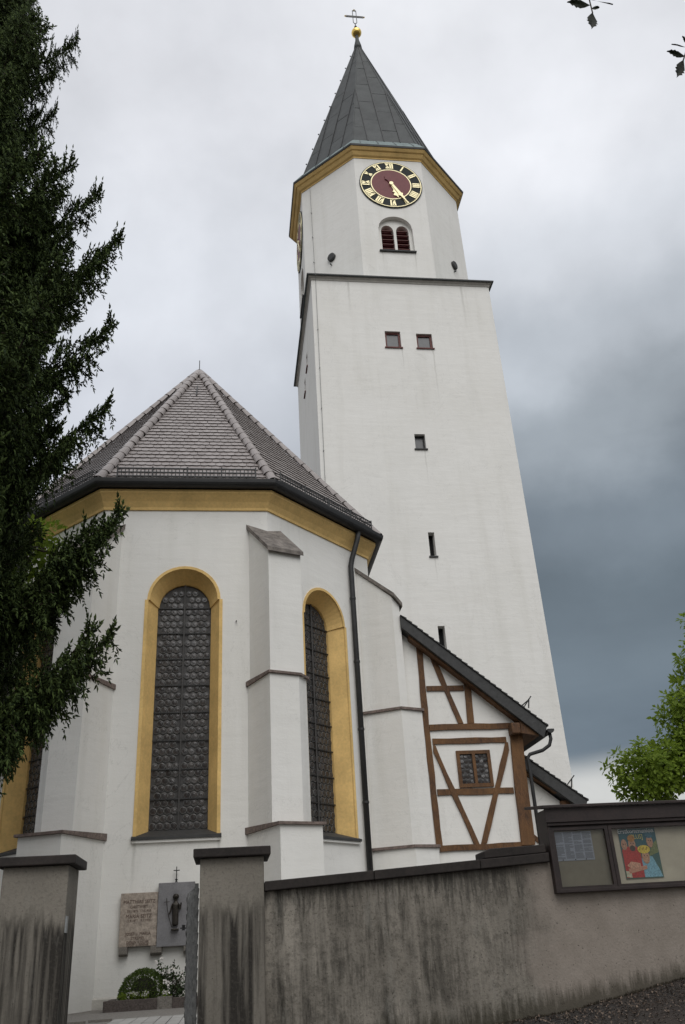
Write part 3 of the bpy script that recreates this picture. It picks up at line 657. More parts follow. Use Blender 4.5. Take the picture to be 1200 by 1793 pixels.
for r_ in sq: small_window(tf_front, r_, REDF, .10, PLAING, .085)
for r_ in sm: small_window(tf_front, r_, BLACKM, .16, PLAING, .05)
for r_ in sl: small_window(tf_front, r_, BLACKM, .30, DARK, .03)
for r_ in lw: small_window(tf_left, r_, REDF, .12, PLAING, .05)
# ledge where the square shaft ends
sqp = [(TX0, TY0), (TX1, TY0), (TX1, TY1), (TX0, TY1)]
MB().sweep(sqp, [(-.3, ZL - .02), (.02, ZL - .24), (.05, ZL - .16), (.11, ZL - .12), (.125, ZL - .05), (-.3, ZL + .02)], True).obj('ledge_moulding', simple('pale_ledge_render', (.45, .43, .39), .9, .15, 4, .2), tower)
MB().sweep(sqp, [(.0, ZL - .055), (.19, ZL - .055), (.195, ZL - .01), (.0, ZL + .03), (-1.3, ZL + .12), (-1.4, ZL + .0)], True).obj('ledge_flashing', BLACKM if False else VERDI, tower)
MB().sweep(sqp, [(.17, ZL - .075), (.205, ZL - .075), (.205, ZL - .015), (.17, ZL - .015)], True).obj('ledge_edge', BLACKM, tower)
# octagonal belfry
def ocorner(k, ap): r_ = ap / math.cos(math.pi / 8); an = R(-112.5 + 45 * k); return (OC.x + r_ * math.cos(an), OC.y + r_ * math.sin(an))
def oframe(k, ap=AO): an = R(-90 + 45 * k); n2 = Vector((math.cos(an), math.sin(an), 0)); return Frame((OC.x + n2.x * ap, OC.y + n2.y * ap, 0), (-n2.y, n2.x, 0), n2)
HWO = AO * math.tan(math.pi / 8)
bw = arch(.80, 29.70, 31.12, .78, 16, .72); bu = .03
bwl = [(u + bu, z) for u, z in bw]
lou = [[(u + c, z) for u, z in arch(.295, 29.72, 31.12, .29, 10, .36)] for c in (-.35 + bu, .36 + bu)]
ow = MB()
for k in range(8):
    fr = oframe(k); opn = k in (0, 2, 4, 6)
    holed(ow, fr, rect(-HWO, HWO, ZL - .1, ZCO + .2), [bwl] if opn else [])
    if opn:
        ring(ow, fr, bwl, 0, bwl, .22); holed(ow, fr, [(u, z) for u, z in bwl], lou, .22)
        for l_ in lou: ring(ow, fr, l_, .22, l_, .5)
belfry = ow.obj('belfry', WHITE, tower)
for k in (0, 2, 4, 6):
    fr = oframe(k)
    bt = MB(); b0 = [fr.p(u, z, .5) for u, z in rect(-.72, .78, 29.6, 31.9)]; bt.add(b0, [(0, 1, 2, 3)]); bo = bt.obj('bell_opening', MAROON, tower)
    for c in (-.35 + bu, .36 + bu):
        for i in range(6):
            z = 29.78 + i * .275; hw = .29 if z < 31.05 else .25
            s_ = MB(); s_.hexa([fr.p(c - hw, z, .24), fr.p(c + hw, z, .24), fr.p(c + hw, z + .13, .44), fr.p(c - hw, z + .13, .44)],
                               [fr.p(c - hw, z + .03, .24), fr.p(c + hw, z + .03, .24), fr.p(c + hw, z + .16, .44), fr.p(c - hw, z + .16, .44)]); s_.obj('louvre_slat', REDF, bo)
    s_ = MB(); s_.hexa([fr.p(-.85 + bu, 29.62, -.10), fr.p(.85 + bu, 29.62, -.10), fr.p(.85 + bu, 29.62, .3), fr.p(-.85 + bu, 29.62, .3)],
                       [fr.p(-.85 + bu, 29.68, -.10), fr.p(.85 + bu, 29.68, -.10), fr.p(.85 + bu, 29.72, .3), fr.p(-.85 + bu, 29.72, .3)]); s_.obj('sill', SLATE, bo)
o8 = [ocorner(k, AO) for k in range(8)]
MB().sweep(o8, [(-.1, ZCO - .02), (.03, ZCO - .02), (.04, ZCO + .05), (.12, ZCO + .10), (.20, ZCO + .22), (.215, ZCO + .27), (.28, ZCO + .29), (.36, ZCO + .40), (.365, ZCO + .43), (-.1, ZCO + .43)], True).obj('cornice', OCHRE, tower)
MB().sweep(o8, [(-.2, ZCO + .431), (.40, ZCO + .431), (.415, ZEO + .03), (-.2, ZEO + .03)], True).obj('eaves_edge', BLACKM, tower)
# spire: flare, panels, seams
flare = MB().sweep([ocorner(k, AO) for k in range(8)], [(.42, ZEO + .032), (.34, ZEO + .16), (.03, ZEO + .68), (-.195, ZEO + 1.02), (-.5, ZEO + 1.02), (-.2, ZEO + .032)], True).obj('eaves_flare', VERDI, tower)
ZS0, ZS1, A0, A1 = ZEO + .98, 49.95, 3.80, .10
T22 = math.tan(math.pi / 8)
spire = MB()
for k in range(8):
    c0_, c1_ = ocorner(k, A0 - .02), ocorner(k + 1, A0 - .02); d0, d1 = ocorner(k, A1 - .02), ocorner(k + 1, A1 - .02)
    spire.add([(*c0_, ZS0), (*c1_, ZS0), (*d1, ZS1), (*d0, ZS1)], [(0, 1, 2, 3)])
spire = spire.obj('spire', BLACKM, tower)
def clip(poly, nx_, ny_, d_):      # keep nx*x+ny*y<=d
    outp = []
    for i in range(len(poly)):
        a, b = poly[i], poly[(i + 1) % len(poly)]; fa, fb = nx_ * a[0] + ny_ * a[1] - d_, nx_ * b[0] + ny_ * b[1] - d_
        if fa <= 0: outp.append(a)
        if fa * fb < 0: t = fa / (fa - fb); outp.append((a[0] + (b[0] - a[0]) * t, a[1] + (b[1] - a[1]) * t))
    return outp
for k in range(8):
    an = R(-90 + 45 * k); n2 = Vector((math.cos(an), math.sin(an), 0)); U_ = Vector((-n2.y, n2.x, 0))
    nrm = (n2 * (ZS1 - ZS0) + Vector((0, 0, A0 - A1))).normalized()
    def sp3(u, h, lift=0): a_ = A0 + (A1 - A0) * h; return Vector((OC.x, OC.y, ZS0 + (ZS1 - ZS0) * h)) + n2 * a_ + U_ * u + nrm * lift
    wb = A0 * T22; wt_ = A1 * T22; cw = .82
    for ci in range(-2, 2):
        u0, u1 = ci * cw + .0, (ci + 1) * cw
        hh = 0.; r_i = 0; off = [.10, .17, .12, .19][ci % 4]
        while hh < 1:
            h1 = min(1, hh + (off if r_i == 0 else .175))
            pl = [(u0 + .012, hh + .0012), (u1 - .012, hh + .0012), (u1 - .012, h1 - .0012), (u0 + .012, h1 - .0012)]
            pl = clip(pl, 1, wb - wt_, wb - .012); pl = clip(pl, -1, wb - wt_, wb - .012)
            if len(pl) >= 3:
                ar = abs(sum(pl[i][0] * pl[(i + 1) % len(pl)][1] - pl[(i + 1) % len(pl)][0] * pl[i][1] for i in range(len(pl)))) / 2
                if ar > .0008:
                    MB().extr([sp3(u, h, -.01) for u, h in pl], nrm * (.022 + random.uniform(0, .012))).obj('copper_panel', COPPER, spire)
            hh = h1; r_i += 1
    for ci in range(-1, 2):
        u = ci * cw; ht = min(1, (wb - abs(u)) / (wb - wt_))
        MB().bar(sp3(u, 0, .01), sp3(u, ht - .01, .01), .045, .09, nrm).obj('standing_seam', BLACKM, spire)
    sea = MB(); c0_, d0 = ocorner(k, A0 + .01), ocorner(k, A1 + .01)
    sea.tube([(*c0_, ZS0), (*d0, ZS1)], .035, 6); sea.obj('hip_seam', COPPER, spire)
fs = MB()
for k in range(8):
    fr = oframe(k, 0)
    for u in (-1.23, -.41, .41, 1.23):
        a = fr.o + fr.U * u * 1.08 + fr.N * (AO + .35) + Vector((0, 0, ZEO + .16)); b = fr.o + fr.U * u + fr.N * 3.82 + Vector((0, 0, ZEO + .99)); fs.bar(a, b, .022, .03)
fs.obj('flare_seam', BLACKM, flare)
# spire-side climbing hooks on the left hip line
for i in range(9):
    h = .06 + i * .105; k = -1; cx_, cy_ = ocorner(k, A0 + (A1 - A0) * h + .06); z = ZS0 + (ZS1 - ZS0) * h
    MB().bar((cx_, cy_, z), (cx_ - .05, cy_, z + .03), .05).obj('climbing_hook', BLACKM, spire)
MB().lathe(OC.x, OC.y, [(.26, 49.6), (.22, 50.0), (.12, 50.5), (.10, 51.0)], 12).obj('spire_neck', COPPER, tower, smooth=True)
MB().lathe(OC.x, OC.y, [(.05, 50.9)] + [(.31 * math.sin(math.pi * i / 12), 51.26 - .31 * math.cos(math.pi * i / 12)) for i in range(1, 12)] + [(.03, 51.63)], 20).obj('gilded_orb', GOLD, tower, smooth=True)
cr = MB(); ox, oy = OC.x - .02, OC.y
cr.tube([(ox, oy, 51.6), (ox, oy, 52.15)], .035, 8); cr.lathe(ox, oy, [(.03, 51.75), (.09, 51.82), (.03, 51.9)], 10)
cr.tube([(ox, oy, 52.1), (ox - .11, oy, 52.25), (ox - .11, oy, 53.40)], .024, 6); cr.tube([(ox, oy, 52.1), (ox + .11, oy, 52.25), (ox + .11, oy, 53.40)], .024, 6)
cr.bar((ox - .11, oy, 53.4), (ox + .11, oy, 53.4), .05)
cr.bar((ox - .52, oy, 52.87), (ox + .52, oy, 52.87), .045); cr.bar((ox - .52, oy, 52.77), (ox + .52, oy, 52.77), .045)
for sx_ in (-1, 1): cr.bar((ox + sx_ * .52, oy, 52.75), (ox + sx_ * .52, oy, 52.89), .05)
crs = cr.obj('spire_cross', IRON, tower)
ti = MB()
for p_ in ((ox - .58, 52.82), (ox + .58, 52.82), (ox, 53.47)): ti.lathe(p_[0], oy, [(.01, p_[1] - .07), (.06, p_[1]), (.01, p_[1] + .07)], 8)
ti.obj('gilded_tip', GOLD, crs)
# round vents on the diagonal faces
for px_, k in ((4.653, -1), (10.494, 1)):
    fr = oframe(k); c_ = 29.888 if k < 0 else 30.066; u = (Vector((px_, c_, 0)) - fr.o).dot(fr.U)
    v_ = MB(); n = 18
    for dd, rr in ((0.02, .21), (-.10, .21), (-.13, .17), (-.13, .0)): v_.v += [tuple(fr.p(u + rr * math.cos(2 * math.pi * i / n), 30.24 + rr * 1.05 * math.sin(2 * math.pi * i / n), dd)) for i in range(n)]
    v_.f = [(j * n + i, j * n + (i + 1) % n, (j + 1) * n + (i + 1) % n, (j + 1) * n + i) for j in range(3) for i in range(n)]
    v_.obj('round_vent', SLATE, tower)
    MB().bar(fr.p(u - .05, 29.82, 0), fr.p(u - .05, 29.82, -.12), .04).obj('vent_bracket', BLACKM, tower)
# lightning conductor
lc = MB(); fr = oframe(-1)
uu = (Vector((3.90, 30.64, 0)) - fr.o).dot(fr.U)
lc.tube([fr.p(uu, 35.5, -.05), fr.p(uu + .05, 28.1, -.05)], .010, 5); lc.tube([(3.60, TY0 - .05, 28.1), (3.66, TY0 - .21, 27.97), (3.66, TY0 - .21, 27.85), (3.66, TY0 - .05, 27.6), (3.60, TY0 - .05, 12)], .010, 5)
for z in range(13, 27, 2): lc.bar((3.60 + (z - 12) * .004, TY0, z), (3.60 + (z - 12) * .004, TY0 - .07, z), .035)
for z in (29, 30.6, 32.2, 33.8): lc.bar(fr.p(uu, z, 0), fr.p(uu, z, -.07), .035)
lc.obj('lightning_conductor', simple('weathered_wire', (.22, .22, .21), .6, .1, 5, 0), tower)

# ---- clocks
def clock(fr, uc, zc_, label):
    o_ = fr.p(uc, zc_, 0); cl = empty('tower_clock', o_, label, 'clock', 'clocks on the belfry')
    def disc(name, r0, r1, d0, d1, mat, n=48):
        b = MB(); q = lambda r_, d_: [fr.p(uc + r_ * math.sin(2 * math.pi * i / n), zc_ + r_ * math.cos(2 * math.pi * i / n), d_) for i in range(n)]
        ls = [q(r1, d0), q(r1, d1), q(max(r0, .0001), d1)] + ([q(r0, d0)] if r0 > 0 else [])
        for l_ in ls: b.v += [tuple(p) for p in l_]
        b.f = [(j * n + i, j * n + (i + 1) % n, (j + 1) * n + (i + 1) % n, (j + 1) * n + i) for j in range(len(ls) - 1) for i in range(n)]
        return b.obj(name, mat, cl)
    disc('dial', 0, 1.52, 0, -.05, DIALBLK); disc('centre_disc', 0, .94, -.04, -.062, MAROON)
    disc('gilt_ring', .94, .985, -.04, -.068, GOLDP); disc('gilt_ring', 1.44, 1.475, -.04, -.068, GOLDP)
    G = {'I': [(0, 0)], 'V': None, 'X': None}
    nums = ['XII', 'I', 'II', 'III', 'IIII', 'V', 'VI', 'VII', 'VIII', 'IX', 'X', 'XI']
    for i, s_ in enumerate(nums):
        a = R(30 * i); b = MB(); wd = {'I': .10, 'V': .19, 'X': .20}; tot = sum(wd[c] for c in s_); x = -tot / 2
        def P_(tx, ty): # tangential, radial
            rr = 1.02 + ty; return fr.p(uc + rr * math.sin(a) + tx * math.cos(a), zc_ + rr * math.cos(a) - tx * math.sin(a), -.062)
        def stroke(x0, y0, x1, y1, t): 
            d_ = Vector((x1 - x0, y1 - y0)).normalized(); n_ = Vector((d_.y, -d_.x)) * t / 2
            b.extr([P_(x0 - n_.x, y0 - n_.y), P_(x1 - n_.x, y1 - n_.y), P_(x1 + n_.x, y1 + n_.y), P_(x0 + n_.x, y0 + n_.y)], fr.N * .012)
        for c in s_:
            w1 = wd[c]; xm = x + w1 / 2
            if c == 'I': stroke(xm, .005, xm, .405, .068)
            elif c == 'V': stroke(x + .03, .38, xm, .02, .080); stroke(x + w1 - .03, .38, xm + .01, .02, .045)
            else: stroke(x + .03, .38, x + w1 - .03, .02, .080); stroke(x + w1 - .03, .38, x + .03, .02, .045)
            x += w1
        stroke(-tot / 2 + .015, .375, tot / 2 - .015, .375, .025); stroke(-tot / 2 + .03, .025, tot / 2 - .03, .025, .025)
        b.obj('numeral', GOLDP, cl)
    def hand(name, ang, prof, d_, thick=.02, mat=GOLDP):
        a = R(ang); b = MB(); lft, rgt = [], []
        q = lambda t_, r_: fr.p(uc + r_ * math.sin(a) + t_ * math.cos(a), zc_ + r_ * math.cos(a) - t_ * math.sin(a), d_)
        for r_, w1 in prof: lft.append((-w1, r_)); rgt.append((w1, r_))
        for j in range(len(prof) - 1):
            b.extr([q(*lft[j]), q(*rgt[j]), q(*rgt[j + 1]), q(*lft[j + 1])], fr.N * thick)
        return b.obj(name, mat, cl)
    hh_ = hand('hour_hand', 162, [(0, .05), (.42, .05), (.50, .14), (.58, .05), (.66, .13), (.72, .17), (.80, .06), (.95, .0)], -.085)
    hand('minute_hand', 150, [(0, .05), (.60, .065), (.72, .075), (.80, .13), (.88, .06), (1.35, .015)], -.115)
    hand('counterweight', 330, [(.0, .04), (.30, .035), (.40, .10), (.50, .03), (.60, .0)], -.09, .02, MAROON)
    disc('hub', 0, .10, -.06, -.15, GOLDP, 16)
clock(oframe(0), .04, 33.88, 'round tower clock facing the street, maroon centre and gold Roman numerals')
clock(oframe(-2), .0, 33.88, 'tower clock on the left side of the belfry, seen almost edge-on')

# ------------------------------------------------------------------ half-timbered annex
annex = empty('half_timbered_annex', (5.4, 24, .86), 'half-timbered annex with brown beams and a steep lean-to roof beside the tower', 'annex')
FA = 19.70
b = MB(); b.prism([(3.6, FA), (6.72, FA), (6.72, 28.65), (3.6, 28.65)], .5, [9.0, 6.28, 6.28, 9.0]); b.obj('wall', WHITE, annex)
def tim(name, pts, d0=.035, d1=.06):
    pl = [Vector((x, FA - d0, z)) for x, z in pts]
    # rough-hewn: subdivide and wobble the long edges
    out_ = []
    n = len(pl)
    for i in range(n):
        a, b_ = pl[i], pl[(i + 1) % n]; k = max(1, int((b_ - a).length / .35)); out_.append(a)
        for j in range(1, k): 
            t = a.lerp(b_, j / k); out_.append(t + Vector((random.uniform(-.011, .011), 0, random.uniform(-.011, .011))))
    return MB().extr(out_, (0, d1, 0)).obj(name, TIMBER, annex)
tim('corner_post', [(4.505, 8.04), (4.66, 7.92), (4.63, 6.13), (4.67, 3.47), (4.53, 3.47), (4.50, 6.1)])
tim('upper_rail', [(4.66, 7.04), (5.57, 7.04), (5.57, 6.91), (4.66, 6.92)])
tim('upper_brace', [(4.78, 7.87), (4.95, 7.72), (5.46, 6.13), (5.34, 6.13)], .04, .06)
tim('upper_post', [(5.59, 7.16), (5.75, 7.02), (5.72, 6.13), (5.56, 6.13)], .042)
tim('tie_beam', [(4.64, 6.12), (6.84, 6.11), (6.84, 5.985), (4.64, 5.98)], .045, .07)
tim('window_head_rail', [(4.68, 5.80), (6.44, 5.79), (6.44, 5.66), (4.68, 5.665)])
tim('brace', [(4.67, 5.50), (4.69, 5.67), (4.74, 5.62), (4.80, 5.42), (5.50, 3.47), (5.38, 3.47)], .045, .06)
tim('brace', [(6.35, 5.50), (6.41, 5.67), (6.47, 5.66), (6.47, 5.48), (5.665, 3.47), (5.54, 3.47)], .048, .06)
tim('sill_rail', [(4.67, 4.665), (6.45, 4.645), (6.45, 4.515), (4.67, 4.53)], .036)
tim('sole_plate', [(4.60, 3.47), (6.70, 3.475), (6.70, 3.36), (4.60, 3.345)], .05, .08)
tim('corner_post', [(6.56, 5.98), (6.84, 5.98), (6.80, 5.2), (6.76, 3.40), (6.45, 3.40), (6.50, 5.0)], .07, .10)
MB().box(6.52, 6.74, FA - .30, FA, 5.80, 6.06).obj('purlin_end', TIMBER, annex, bevel=.03)
# window
fa = Frame((0, FA, 0), (1, 0, 0), (0, -1, 0))
def leaded_window():
    t = MB(); o_ = rect(5.20, 6.00, 4.68, 5.50); i1 = rect(5.275, 5.565, 4.76, 5.42); i2 = rect(5.635, 5.925, 4.76, 5.42)
    holed(t, fa, o_, [i1, i2], -.055); ring(t, fa, o_, -.055, o_, .0); ring(t, fa, i1, -.055, i1, -.012); ring(t, fa, i2, -.055, i2, -.012)
    o = t.obj('window', TIMBER, annex)
    for i_ in (i1, i2):
        g_ = MB(); holed(g_, fa, i_, [], -.013); g_.obj('leaded_glazing', LEAD, o)
        ua = (i_[0][0] + i_[1][0]) / 2
        for r_ in range(6):
            for c in (-1, 0, 1):
                u = ua + c * .095 + (.0 if r_ % 2 else .0); z = 4.81 + r_ * .112
                inst('pane', PANE, Matrix.Translation(fa.p(u, z, -.016)) @ Matrix(((1, 0, 0, 0), (0, 0, -1, 0), (0, 1, 0, 0), (0, 0, 0, 1))) @ Euler((random.uniform(-.2, .2), random.uniform(-.2, .2), 0)).to_matrix().to_4x4() @ Matrix.Scale(.74, 4), o)
leaded_window()
# roof slab with verge board, soffit, gutter and pipe
def slope_roof(par, x0, z0, x1, z1, ya, yb, th, nm='roof'):
    r_ = MB(); r_.extr([(x0, ya, z0), (x1, ya, z1), (x1 - th * .45, ya, z1 - th), (x0, ya, z0 - th * 1.15)], (0, yb - ya, 0)); o = r_.obj(nm, SLATE, par, bevel=.01)
    d = Vector((x1 - x0, 0, z1 - z0)); n = int(d.length / .16); dn = d.normalized(); nrm = Vector((-dn.z, 0, dn.x))
    for i in range(n):
        a = Vector((x0, 0, z0)) + d * (i / n); b_ = Vector((x0, 0, z0)) + d * ((i + 1) / n)
        MB().extr([(a.x, ya - .03, a.z), (b_.x + .02, ya - .03, b_.z - .01), (b_.x + .02, ya - .03, b_.z + .035), (a.x, ya - .03, a.z + .012)], (0, yb - ya, 0)).obj('slate_course', SLATE, o)
    return o
ar = slope_roof(annex, 4.12, 8.72, 7.38, 5.95, 19.38, 28.6, .27)
MB().extr([(4.30, 19.47, 8.28), (6.82, 19.47, 6.16), (6.74, 19.47, 6.10), (4.32, 19.47, 8.16)], (0, .24, 0)).obj('verge_rafter', TIMBER, ar)
MB().extr([(6.76, 19.45, 6.22), (7.30, 19.45, 5.80), (7.22, 19.45, 5.74), (6.76, 19.45, 5.82)], (0, 9, 0)).obj('eaves_soffit', TIMBER, ar)
gt = MB(); prof = [(.085 * math.cos(R(a)), .085 * math.sin(R(a))) for a in range(180, 361, 20)]
gt.extr([(7.42 + x, 19.30, 5.86 + z) for x, z in prof] + [(7.49, 19.30, 5.87), (7.35, 19.30, 5.87)], (0, 9.2, 0)); gt.obj('gutter', BLACKM, annex)
MB().tube([(7.42, 19.42, 5.80), (7.43, 19.42, 5.66), (7.38, 19.44, 5.52), (7.22, 19.5, 5.42), (6.92, 19.56, 5.35), (6.865, 19.58, 5.28), (6.87, 19.58, 5.1), (6.86, 19.6, .9)], .042, 10).obj('downpipe', BLACKM, annex, smooth=True)
bk = MB(); bk.bar((7.02, 19.45, 6.40), (7.06, 19.45, 6.62), .025); bk.bar((6.93, 19.45, 6.45), (7.12, 19.45, 6.68), .025); bk.bar((7.06, 19.45, 6.60), (7.06, 27.5, 6.60), .02); bk.obj('snow_hook', BLACKM, ar)

lean = empty('lean_to', (8, 24, .86), 'low white lean-to with a slate roof tucked behind the half-timbered annex', 'lean-to')
b = MB(); b.prism([(6.78, 21.6), (8.42, 21.6), (8.42, 28.6), (6.78, 28.6)], .5, [5.75, 4.42, 4.42, 5.75]); b.obj('wall', WHITE, lean)
lr = slope_roof(lean, 6.80, 6.08, 8.84, 4.52, 21.3, 28.6, .26)
MB().extr([(7.3, 21.40, 5.42), (8.42, 21.40, 4.60), (8.42, 21.40, 4.52), (7.3, 21.40, 5.33)], (0, .2, 0)).obj('verge_rafter', TIMBER, lr)
MB().box(8.22, 8.44, 21.45, 21.65, .9, 4.56).obj('corner_post', TIMBER, lean)
MB().extr([(6.9, 21.56, 4.15), (7.0, 21.56, 4.20), (7.95, 21.56, 3.35), (7.88, 21.56, 3.28)], (0, .1, 0)).obj('brace', TIMBER, lean)
bk = MB(); bk.bar((8.50, 21.35, 4.85), (8.54, 21.35, 5.05), .025); bk.bar((8.38, 21.35, 4.90), (8.62, 21.35, 5.14), .025); bk.obj('snow_hook', BLACKM, lr)

# ------------------------------------------------------------------ street wall, piers, gate
def pier(x0, x1, label):
    o = empty('gate_pier', ((x0 + x1) / 2, 9.3, .7), label, 'gate pier', 'gate piers')
    MB().box(x0, x1, 9.0, 9.60, .3, 2.44).obj('shaft', PIERC, o, bevel=.012)
    MB().box(x0 - .065, x1 + .065, 8.93, 9.67, 2.442, 2.525).obj('cap', COPE, o, bevel=.01)
    return o
p_r = pier(-.268, .345, 'stained concrete gate pier right of the gateway, iron gate hinged on it')
p_l = pier(-2.095, -1.492, 'stained concrete gate pier left of the gateway, with a metal strike plate')
sp_ = MB(); sp_.box(-1.492, -1.478, 9.02, 9.10, 1.86, 2.0); sp_.obj('strike_plate', simple('galvanised_plate', (.30, .31, .31), .5, .2, 20, .1, metallic=.6), p_l)
bw_ = empty('street_wall', (3, 9.2, .9), 'long grey stained street wall with dark coping right of the gate', 'wall')
def wt_z(x): return 2.12 + (x - .345) * .0475
w = MB(); X_ = [.345] + [.345 + i * .3 for i in range(1, 29)]
for a, b in zip(X_, X_[1:]):
    w.add([(a, 9.06, .3), (b, 9.06, .3), (b, 9.06, wt_z(b)), (a, 9.06, wt_z(a))], [(0, 1, 2, 3)])
w.add([(.345, 9.36, .3), (X_[-1], 9.36, .3), (X_[-1], 9.36, wt_z(X_[-1])), (.345, 9.36, 2.12)], [(0, 3, 2, 1)])
w.add([(.345, 9.06, 2.12), (X_[-1], 9.06, wt_z(X_[-1])), (X_[-1], 9.36, wt_z(X_[-1])), (.345, 9.36, 2.12)], [(0, 1, 2, 3)])
w.obj('masonry', WALLC, bw_, recalc=False)
cuts = [.347, 1.42, 2.50, 3.225, 6.50, 7.6, 8.7]
for a, b in zip(cuts, cuts[1:]):
    if 3.2 < a < 3.3: continue
    c = MB(); f = lambda x: wt_z(x)
    c.hexa([(a + .003, 8.99, f(a) + .002), (b - .003, 8.99, f(b) + .002), (b - .003, 9.42, f(b) + .002), (a + .003, 9.42, f(a) + .002)],
           [(a + .003, 8.99, f(a) + .088), (b - .003, 8.99, f(b) + .088), (b - .003, 9.42, f(b) + .088), (a + .003, 9.42, f(a) + .088)])
    c.obj('coping_stone', COPE, bw_, bevel=.008)
c = MB(); c.extr([(2.555, 9.0, 2.318), (3.20, 9.0, 2.348), (3.20, 9.0, 2.425), (2.62, 9.0, 2.408), (2.555, 9.0, 2.385)], (0, .36, 0)); c.obj('raised_coping_block', COPE, bw_, bevel=.008)
crk = MB()
lw_ = empty('side_wall', (-3, 9.2, .6), 'low street wall with dark coping left of the left gate pier', 'wall')
MB().box(-9, -2.10, 9.1, 9.4, .3, 2.08).obj('masonry', WALLC, lw_); MB().box(-9, -2.10, 9.03, 9.46, 2.082, 2.16).obj('coping_stone', COPE, lw_, bevel=.008)

gate = empty('wrought_iron_gate', (-.30, 9.25, .9), 'open wrought iron lattice gate leaf folded back beside the right pier', 'gate')
gx = lambda y: -.300 - (y - 9.2) * .105
def gp_(y, z, d=0): return (gx(y) + d, y, z)
fm = MB(); ya, yb = 9.22, 10.30
for y in (ya, yb): fm.bar(gp_(y, .95), gp_(y, 2.235 if y == ya else 2.215), .035, .04)
for z in (1.02, 2.19): fm.bar(gp_(ya, z), gp_(yb, z), .03, .035)
fm.obj('gate_frame', IRON, gate)
for i in range(11):
    y = ya + (yb - ya) * (i + .5) / 11
    MB().bar(gp_(y, 1.02), gp_(y, 2.19), .022, .012).obj('upright_bar', IRON, gate)
lt = MB()
for i in range(-11, 12):
    a = max(ya, ya + i * .1); z0_ = 1.02 + max(0, -i * .1); ln = min(yb - a, 2.19 - z0_)
    if ln > .05:
        lt.bar(gp_(a, z0_, -.018), gp_(a + ln, z0_ + ln, -.018), .012); lt.bar(gp_(yb + ya - a, z0_, .018), gp_(yb + ya - a - ln, z0_ + ln, .018), .012)
lt.obj('lattice', IRON, gate)
for i in range(7):
    sc_ = MB(); zc_ = 1.12 + i * .165
    sc_.tube([gp_(10.26 + .06 * math.sin(t_), zc_ + .07 * math.cos(t_), -.012 - .012 * math.sin(t_ * 2)) for t_ in [q * .6 for q in range(11)]], .009, 5); sc_.obj('scroll', IRON, gate)
bo = MB(); bo.bar((-.41, 10.30, 1.875), (-.505, 10.30, 1.878), .012); bo.tube([(-.47, 10.30, 1.855), (-.47, 10.30, 1.90)], .016, 8); bo.bar((-.486, 10.30, 1.905), (-.45, 10.30, 1.90), .012); bo.obj('latch_handle', BLACKM, gate)

# ------------------------------------------------------------------ notice board
nb = empty('notice_board', (4.6, 8.9, 2), 'dark wooden glazed notice case with a small roof on the street wall', 'notice board')
X0, X1 = 3.165, 6.30
r_ = MB(); r_.extr([(X0 - .035, 8.70, 2.735), (X1 + .05, 8.70, 2.735), (X1 + .05, 9.3, 2.80), (X0 - .035, 9.3, 2.80)], (0, 0, .028)); nbr = r_.obj('roof_board', WOODB, nb, bevel=.004)
MB().box(X0 - .012, X1 + .02, 8.735, 8.76, 2.60, 2.733).obj('fascia', WOODB, nb, bevel=.004)
MB().box(X0 + .0, X1, 8.75, 8.778, 2.570, 2.599).obj('moulding', WOODB, nb, bevel=.004)
MB().box(X0, X0 + .03, 8.765, 9.055, 1.955, 2.73).obj('side_panel', WOODB, nb, bevel=.003)
MB().box(X1 - .03, X1, 8.765, 9.055, 1.955, 2.60).obj('side_panel', WOODB, nb, bevel=.003)
MB().box(X0 + .03, X1 - .03, 8.79, 9.05, 2.557, 2.73).obj('head_rail', WOODB, nb, bevel=.003)
MB().box(X0 + .03, X1 - .03, 8.765, 9.05, 1.955, 1.985).obj('bottom_rail', WOODB, nb, bevel=.003)
bays = [(X0 + .03, 3.795), (3.80, 5.02), (5.025, X1 - .03)]
for a, b in bays:
    f = MB(); fr = Frame((0, 8.77, 0), (1, 0, 0), (0, -1, 0)); o_ = rect(a, b, 1.985, 2.555); i_ = rect(a + .035, b - .035, 2.008, 2.525)
    holed(f, fr, o_, [i_]); ring(f, fr, i_, 0, i_, .025); ring(f, fr, o_, 0, o_, .025); dr = f.obj('door_frame', WOODB, nb)
    g_ = MB(); g_.add([(a + .035, 8.792, 2.008), (b - .035, 8.792, 2.008), (b - .035, 8.792, 2.525), (a + .035, 8.792, 2.525)], [(0, 1, 2, 3)])
    if 'case_glass' not in bpy.data.materials:
        gm_ = MT('case_glass'); tr_ = gm_.n('ShaderNodeBsdfTransparent'); tr_.inputs[0].default_value = (.86, .87, .86, 1); gl_ = gm_.n('ShaderNodeBsdfGlossy'); gl_.inputs['Roughness'].default_value = .03
        fz = gm_.n('ShaderNodeFresnel'); fz.inputs[0].default_value = 1.45; mx_ = gm_.n('ShaderNodeMixShader'); gm_.l(fz.outputs[0], mx_.inputs[0]); gm_.l(tr_.outputs[0], mx_.inputs[1]); gm_.l(gl_.outputs[0], mx_.inputs[2]); gm_.l(mx_.outputs[0], gm_.o.inputs[0])
    g_.obj('pane', bpy.data.materials['case_glass'], dr)
MB().box(X0 + .03, X1 - .03, 8.835, 8.846, 1.985, 2.555).obj('back_panel', PANELB, nb)
